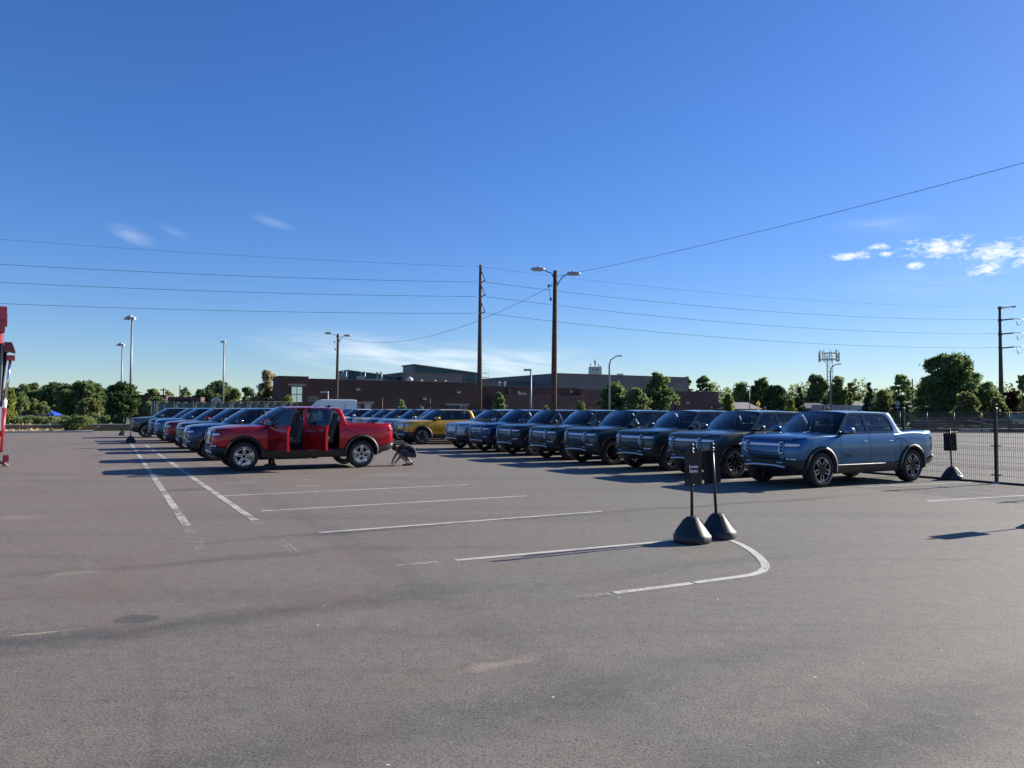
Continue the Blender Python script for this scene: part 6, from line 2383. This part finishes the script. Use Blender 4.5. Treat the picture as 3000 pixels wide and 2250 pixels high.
def hand(nodes, edges, pre, wrist, palm, dirv, side, mi, curl=.5):
    """palm node plus four fingers and a thumb; dirv: finger direction, side: towards the thumb"""
    d, s = Vector(dirv).normalized(), Vector(side).normalized()
    up = d.cross(s).normalized()
    pc = Vector(palm)
    nodes[pre + 'palm'] = (*pc, .034, .018); edges.append((wrist, pre + 'palm', mi))
    for k, (off, ln) in enumerate(((.028, .075), (.010, .085), (-.010, .080), (-.028, .062))):
        b = pc + s * off + d * .035; m_ = b + d * ln * .5; e = m_ + (d - up * curl).normalized() * ln * .5
        nodes[pre + 'f%da' % k] = (*b, .0095, .0095); nodes[pre + 'f%db' % k] = (*m_, .0085, .0085); nodes[pre + 'f%dc' % k] = (*e, .0065, .0065)
        edges += [(pre + 'palm', pre + 'f%da' % k, mi), (pre + 'f%da' % k, pre + 'f%db' % k, mi), (pre + 'f%db' % k, pre + 'f%dc' % k, mi)]
    b = pc + s * .042 - d * .005; e = b + (d * .7 + s * .6).normalized() * .05
    nodes[pre + 'ta'] = (*b, .011, .011); nodes[pre + 'tb'] = (*e, .008, .008)
    edges += [(pre + 'palm', pre + 'ta', mi), (pre + 'ta', pre + 'tb', mi)]


def head_mesh(parent, c, pitch, yaw=0.0, hair=True):
    """head looking along +x; c: centre"""
    T = Matrix.Translation(c) @ Matrix.Rotation(yaw, 4, 'Z') @ Matrix.Rotation(pitch, 4, 'Y')
    mb = MB()
    rows = []
    for i in range(13):
        la = -math.pi / 2 + math.pi * i / 12
        row = []
        for k in range(20):
            lo = 2 * math.pi * k / 20
            x, y, z = .098 * math.cos(la) * math.cos(lo), .076 * math.cos(la) * math.sin(lo), .118 * math.sin(la)
            if z < -.03 and x < 0:
                x *= .75
            if z < -.05:
                y *= .82
            fr = max(0, math.cos(lo)) ** 12
            if -.035 < z < .02:
                x += .020 * fr * (1 - abs(z + .012) / .04)              # nose
            if .012 < z < .04 and .55 < abs(math.sin(lo)) < .05:
                x -= .01
            row.append(T @ Vector((x, y, z)))
        rows.append(row)
    mb.grid(rows, 0, True, closed=True)
    for s in (1, -1):
        ball(mb, T @ Vector((-.005, s * .077, -.005)), (.022, .012, .03), 8, 0)
        ball(mb, T @ Vector((.088, s * .030, .012)), (.010, .014, .008), 8, 1)
    mb.obox(T @ Vector((.092, -.022, -.055)), T @ Vector((.092, .022, -.055)), .008, .008, 2)
    h = mb.build('head', [M('skin'), M('hair dark'), M('hauler red') if False else M('skin')], parent)
    if hair:
        mb = MB(); rows = []
        for i in range(9):
            la = -.15 + (math.pi / 2 + .15) * i / 8
            rows.append([T @ Vector((.106 * math.cos(la) * math.cos(lo) - .012, .086 * math.cos(la) * math.sin(lo), (.128 * math.sin(la) + .012) if math.cos(lo) < .55 or la > .75 else .078)) for lo in lin(0, 2 * math.pi * 19 / 20, 19)])
        mb.grid(rows, 0, True, closed=True)
        mb.build('hair', M('hair dark'), h)
    return h


def shoe(parent, heel, toe, lift=0.0, mat='shoe black', sole=True):
    heel, toe = Vector(heel), Vector(toe)
    d = (toe - heel).normalized(); s = Vector((-d.y, d.x, 0))
    L0 = (toe - heel).length
    mb = MB(); rows = []
    for t, w, h in ((0, .026, .06), (.06, .036, .095), (.25, .040, .10), (.45, .042, .085), (.65, .048, .062), (.85, .044, .050), (.97, .030, .040), (1.0, .012, .030)):
        c = heel + (toe - heel) * t
        rows.append([c + s * w * math.cos(a) + Vector((0, 0, .028 + (h - .028) * max(0, math.sin(a)) if math.sin(a) > 0 else .028 * (1 + math.sin(a) * 0) * 0 + .024)) for a in lin(0, 2 * math.pi * 11 / 12, 11)])
    mb.grid(rows, 0, True, closed=True); mb.add(rows[0], [tuple(range(12))]); mb.add(rows[-1], [tuple(range(12))[::-1]])
    so_ = mb.build('shoe', M(mat), parent)
    mb = MB(); rows = []
    for z in (0, .026):
        rows.append([heel + (toe - heel) * t + s * w + Vector((0, 0, z)) for t, w in ((-.02, .03), (.25, .042), (.65, .05), (.95, .036), (1.02, 0), (.95, -.036), (.65, -.05), (.25, -.042), (-.02, -.03))])
    mb.grid(rows, 0, False, closed=True); mb.add(rows[1], [tuple(range(9))]); mb.add(rows[0], [tuple(range(9))[::-1]])
    mb.build('sole', M('shoe black'), so_)
    mb = MB()
    c = heel + (toe - heel) * .45
    mb.obox(c + s * .045 + Vector((0, 0, .035)), c + (heel - c) * .55 + s * .040 + Vector((0, 0, .075)), .010, .006, 0, s)
    mb.build('stripe', M('sock white'), so_)


# --- crouching person working on the ground behind the red truck (x forward, y left)
pg = G(1190, 1364)
cp = thing('person', 'person in black shirt and shorts crouching behind the red pickup, hands on the ground', 'person', pg + Vector((.06, .12, 0)), math.pi + R(6))
nd = {
    'pel': (-.16, 0, .38, .145, .13), 'lum': (-.10, 0, .52, .15, .125), 'che': (.06, 0, .605, .165, .125), 'sho': (.19, 0, .60, .14, .10), 'nek': (.28, 0, .575, .06, .06), 'hb': (.34, 0, .54, .055, .055),
    'lhip': (-.17, .10, .33, .11, .10), 'lth': (.06, .14, .37, .092, .092), 'lhem': (.20, .15, .39, .078, .078), 'lkn': (.30, .155, .39, .060, .060), 'lca': (.20, .15, .27, .058, .055), 'lan': (.04, .14, .12, .036, .036), 'lft': (.03, .14, .07, .034, .034),
    'rhip': (-.17, -.10, .33, .11, .10), 'rth': (.04, -.16, .38, .092, .092), 'rhem': (.17, -.17, .40, .078, .078), 'rkn': (.26, -.17, .40, .060, .060), 'rca': (.13, -.16, .27, .058, .055), 'rso': (-.01, -.15, .16, .040, .040), 'ran': (-.05, -.15, .11, .038, .038), 'rft': (-.06, -.15, .07, .034, .034),
    'lsh': (.21, .17, .58, .072, .07), 'lsl': (.31, .20, .46, .062, .062), 'lel': (.42, .21, .32, .042, .042), 'lwr': (.50, .19, .15, .027, .027),
    'rsh': (.21, -.17, .57, .072, .07), 'rsl': (.27, -.16, .43, .060, .060), 'rel': (.27, -.10, .27, .042, .042), 'rwr': (.39, .0, .13, .027, .027),
}
S, H_, K, W = 0, 1, 2, 3   # shirt, shorts, skin, sock
ed = [('pel', 'lum', S), ('lum', 'che', S), ('che', 'sho', S), ('sho', 'nek', S), ('nek', 'hb', K),
      ('pel', 'lhip', H_), ('lhip', 'lth', H_), ('lth', 'lhem', H_), ('lhem', 'lkn', K), ('lkn', 'lca', K), ('lca', 'lan', K), ('lan', 'lft', W),
      ('pel', 'rhip', H_), ('rhip', 'rth', H_), ('rth', 'rhem', H_), ('rhem', 'rkn', K), ('rkn', 'rca', K), ('rca', 'rso', K), ('rso', 'ran', W), ('ran', 'rft', W),
      ('sho', 'lsh', S), ('lsh', 'lsl', S), ('lsl', 'lel', K), ('lel', 'lwr', K), ('sho', 'rsh', S), ('rsh', 'rsl', S), ('rsl', 'rel', K), ('rel', 'rwr', K)]
hand(nd, ed, 'l', 'lwr', (.515, .185, .095), (.12, -.05, -1), (0, -1, 0), K, .3)
hand(nd, ed, 'r', 'rwr', (.43, .03, .085), (.55, .25, -.55), (0, 1, 0), K, .2)
skinned('body', nd, ed, 'pel', [M('black shirt'), M('charcoal shorts'), M('skin'), M('sock white')], cp)
head_mesh(cp, Vector((.395, .02, .555)), R(98))
shoe(cp, (-.05, .145, 0), (.20, .15, 0))
shoe(cp, (-.13, -.15, 0), (.12, -.16, 0))
# --- person standing on the far side of the red truck, only the feet show
pg = G(796, 1364)
stp = thing('person', 'person whose dark legs and sneakers show beneath the red pickup', 'person', pg, math.pi + R(20))
nd = {'pel': (0, 0, .93, .15, .11), 'lum': (.03, 0, 1.08, .14, .105), 'che': (.10, 0, 1.26, .165, .115), 'sho': (.15, 0, 1.38, .12, .09), 'nek': (.19, 0, 1.45, .058, .058), 'hb': (.21, 0, 1.50, .052, .052)}
ed = [('pel', 'lum', S), ('lum', 'che', S), ('che', 'sho', S), ('sho', 'nek', S), ('nek', 'hb', K)]
for p_, s, fx0 in (('l', 1, .06), ('r', -1, -.06)):
    nd.update({p_ + 'hip': (0, s * .10, .88, .10, .095), p_ + 'kn': (.03 + fx0 * .5, s * .11, .49, .066, .066), p_ + 'ca': (fx0 * .8, s * .11, .32, .066, .062), p_ + 'an': (fx0, s * .11, .10, .055, .055), p_ + 'ft': (fx0, s * .11, .07, .045, .045),
               p_ + 'sh': (.15, s * .18, 1.36, .072, .068), p_ + 'el': (.24, s * .24, 1.12, .045, .045), p_ + 'wr': (.46, s * .17, 1.16, .028, .028)})
    ed += [('pel', p_ + 'hip', H_), (p_ + 'hip', p_ + 'kn', H_), (p_ + 'kn', p_ + 'ca', H_), (p_ + 'ca', p_ + 'an', H_), (p_ + 'an', p_ + 'ft', W),
           ('sho', p_ + 'sh', S), (p_ + 'sh', p_ + 'el', S), (p_ + 'el', p_ + 'wr', K)]
    hand(nd, ed, p_, p_ + 'wr', (.52, s * .16, 1.16), (1, -.1 * s, -.2), (0, -s, .4), K, .5)
skinned('body', nd, ed, 'pel', [M('black shirt'), M('dark trousers'), M('skin'), M('sock white')], stp)
head_mesh(stp, Vector((.255, 0, 1.59)), R(25))
shoe(stp, (-.02, .11, 0), (.25, .115, 0)); shoe(stp, (-.14, -.11, 0), (.13, -.12, 0))
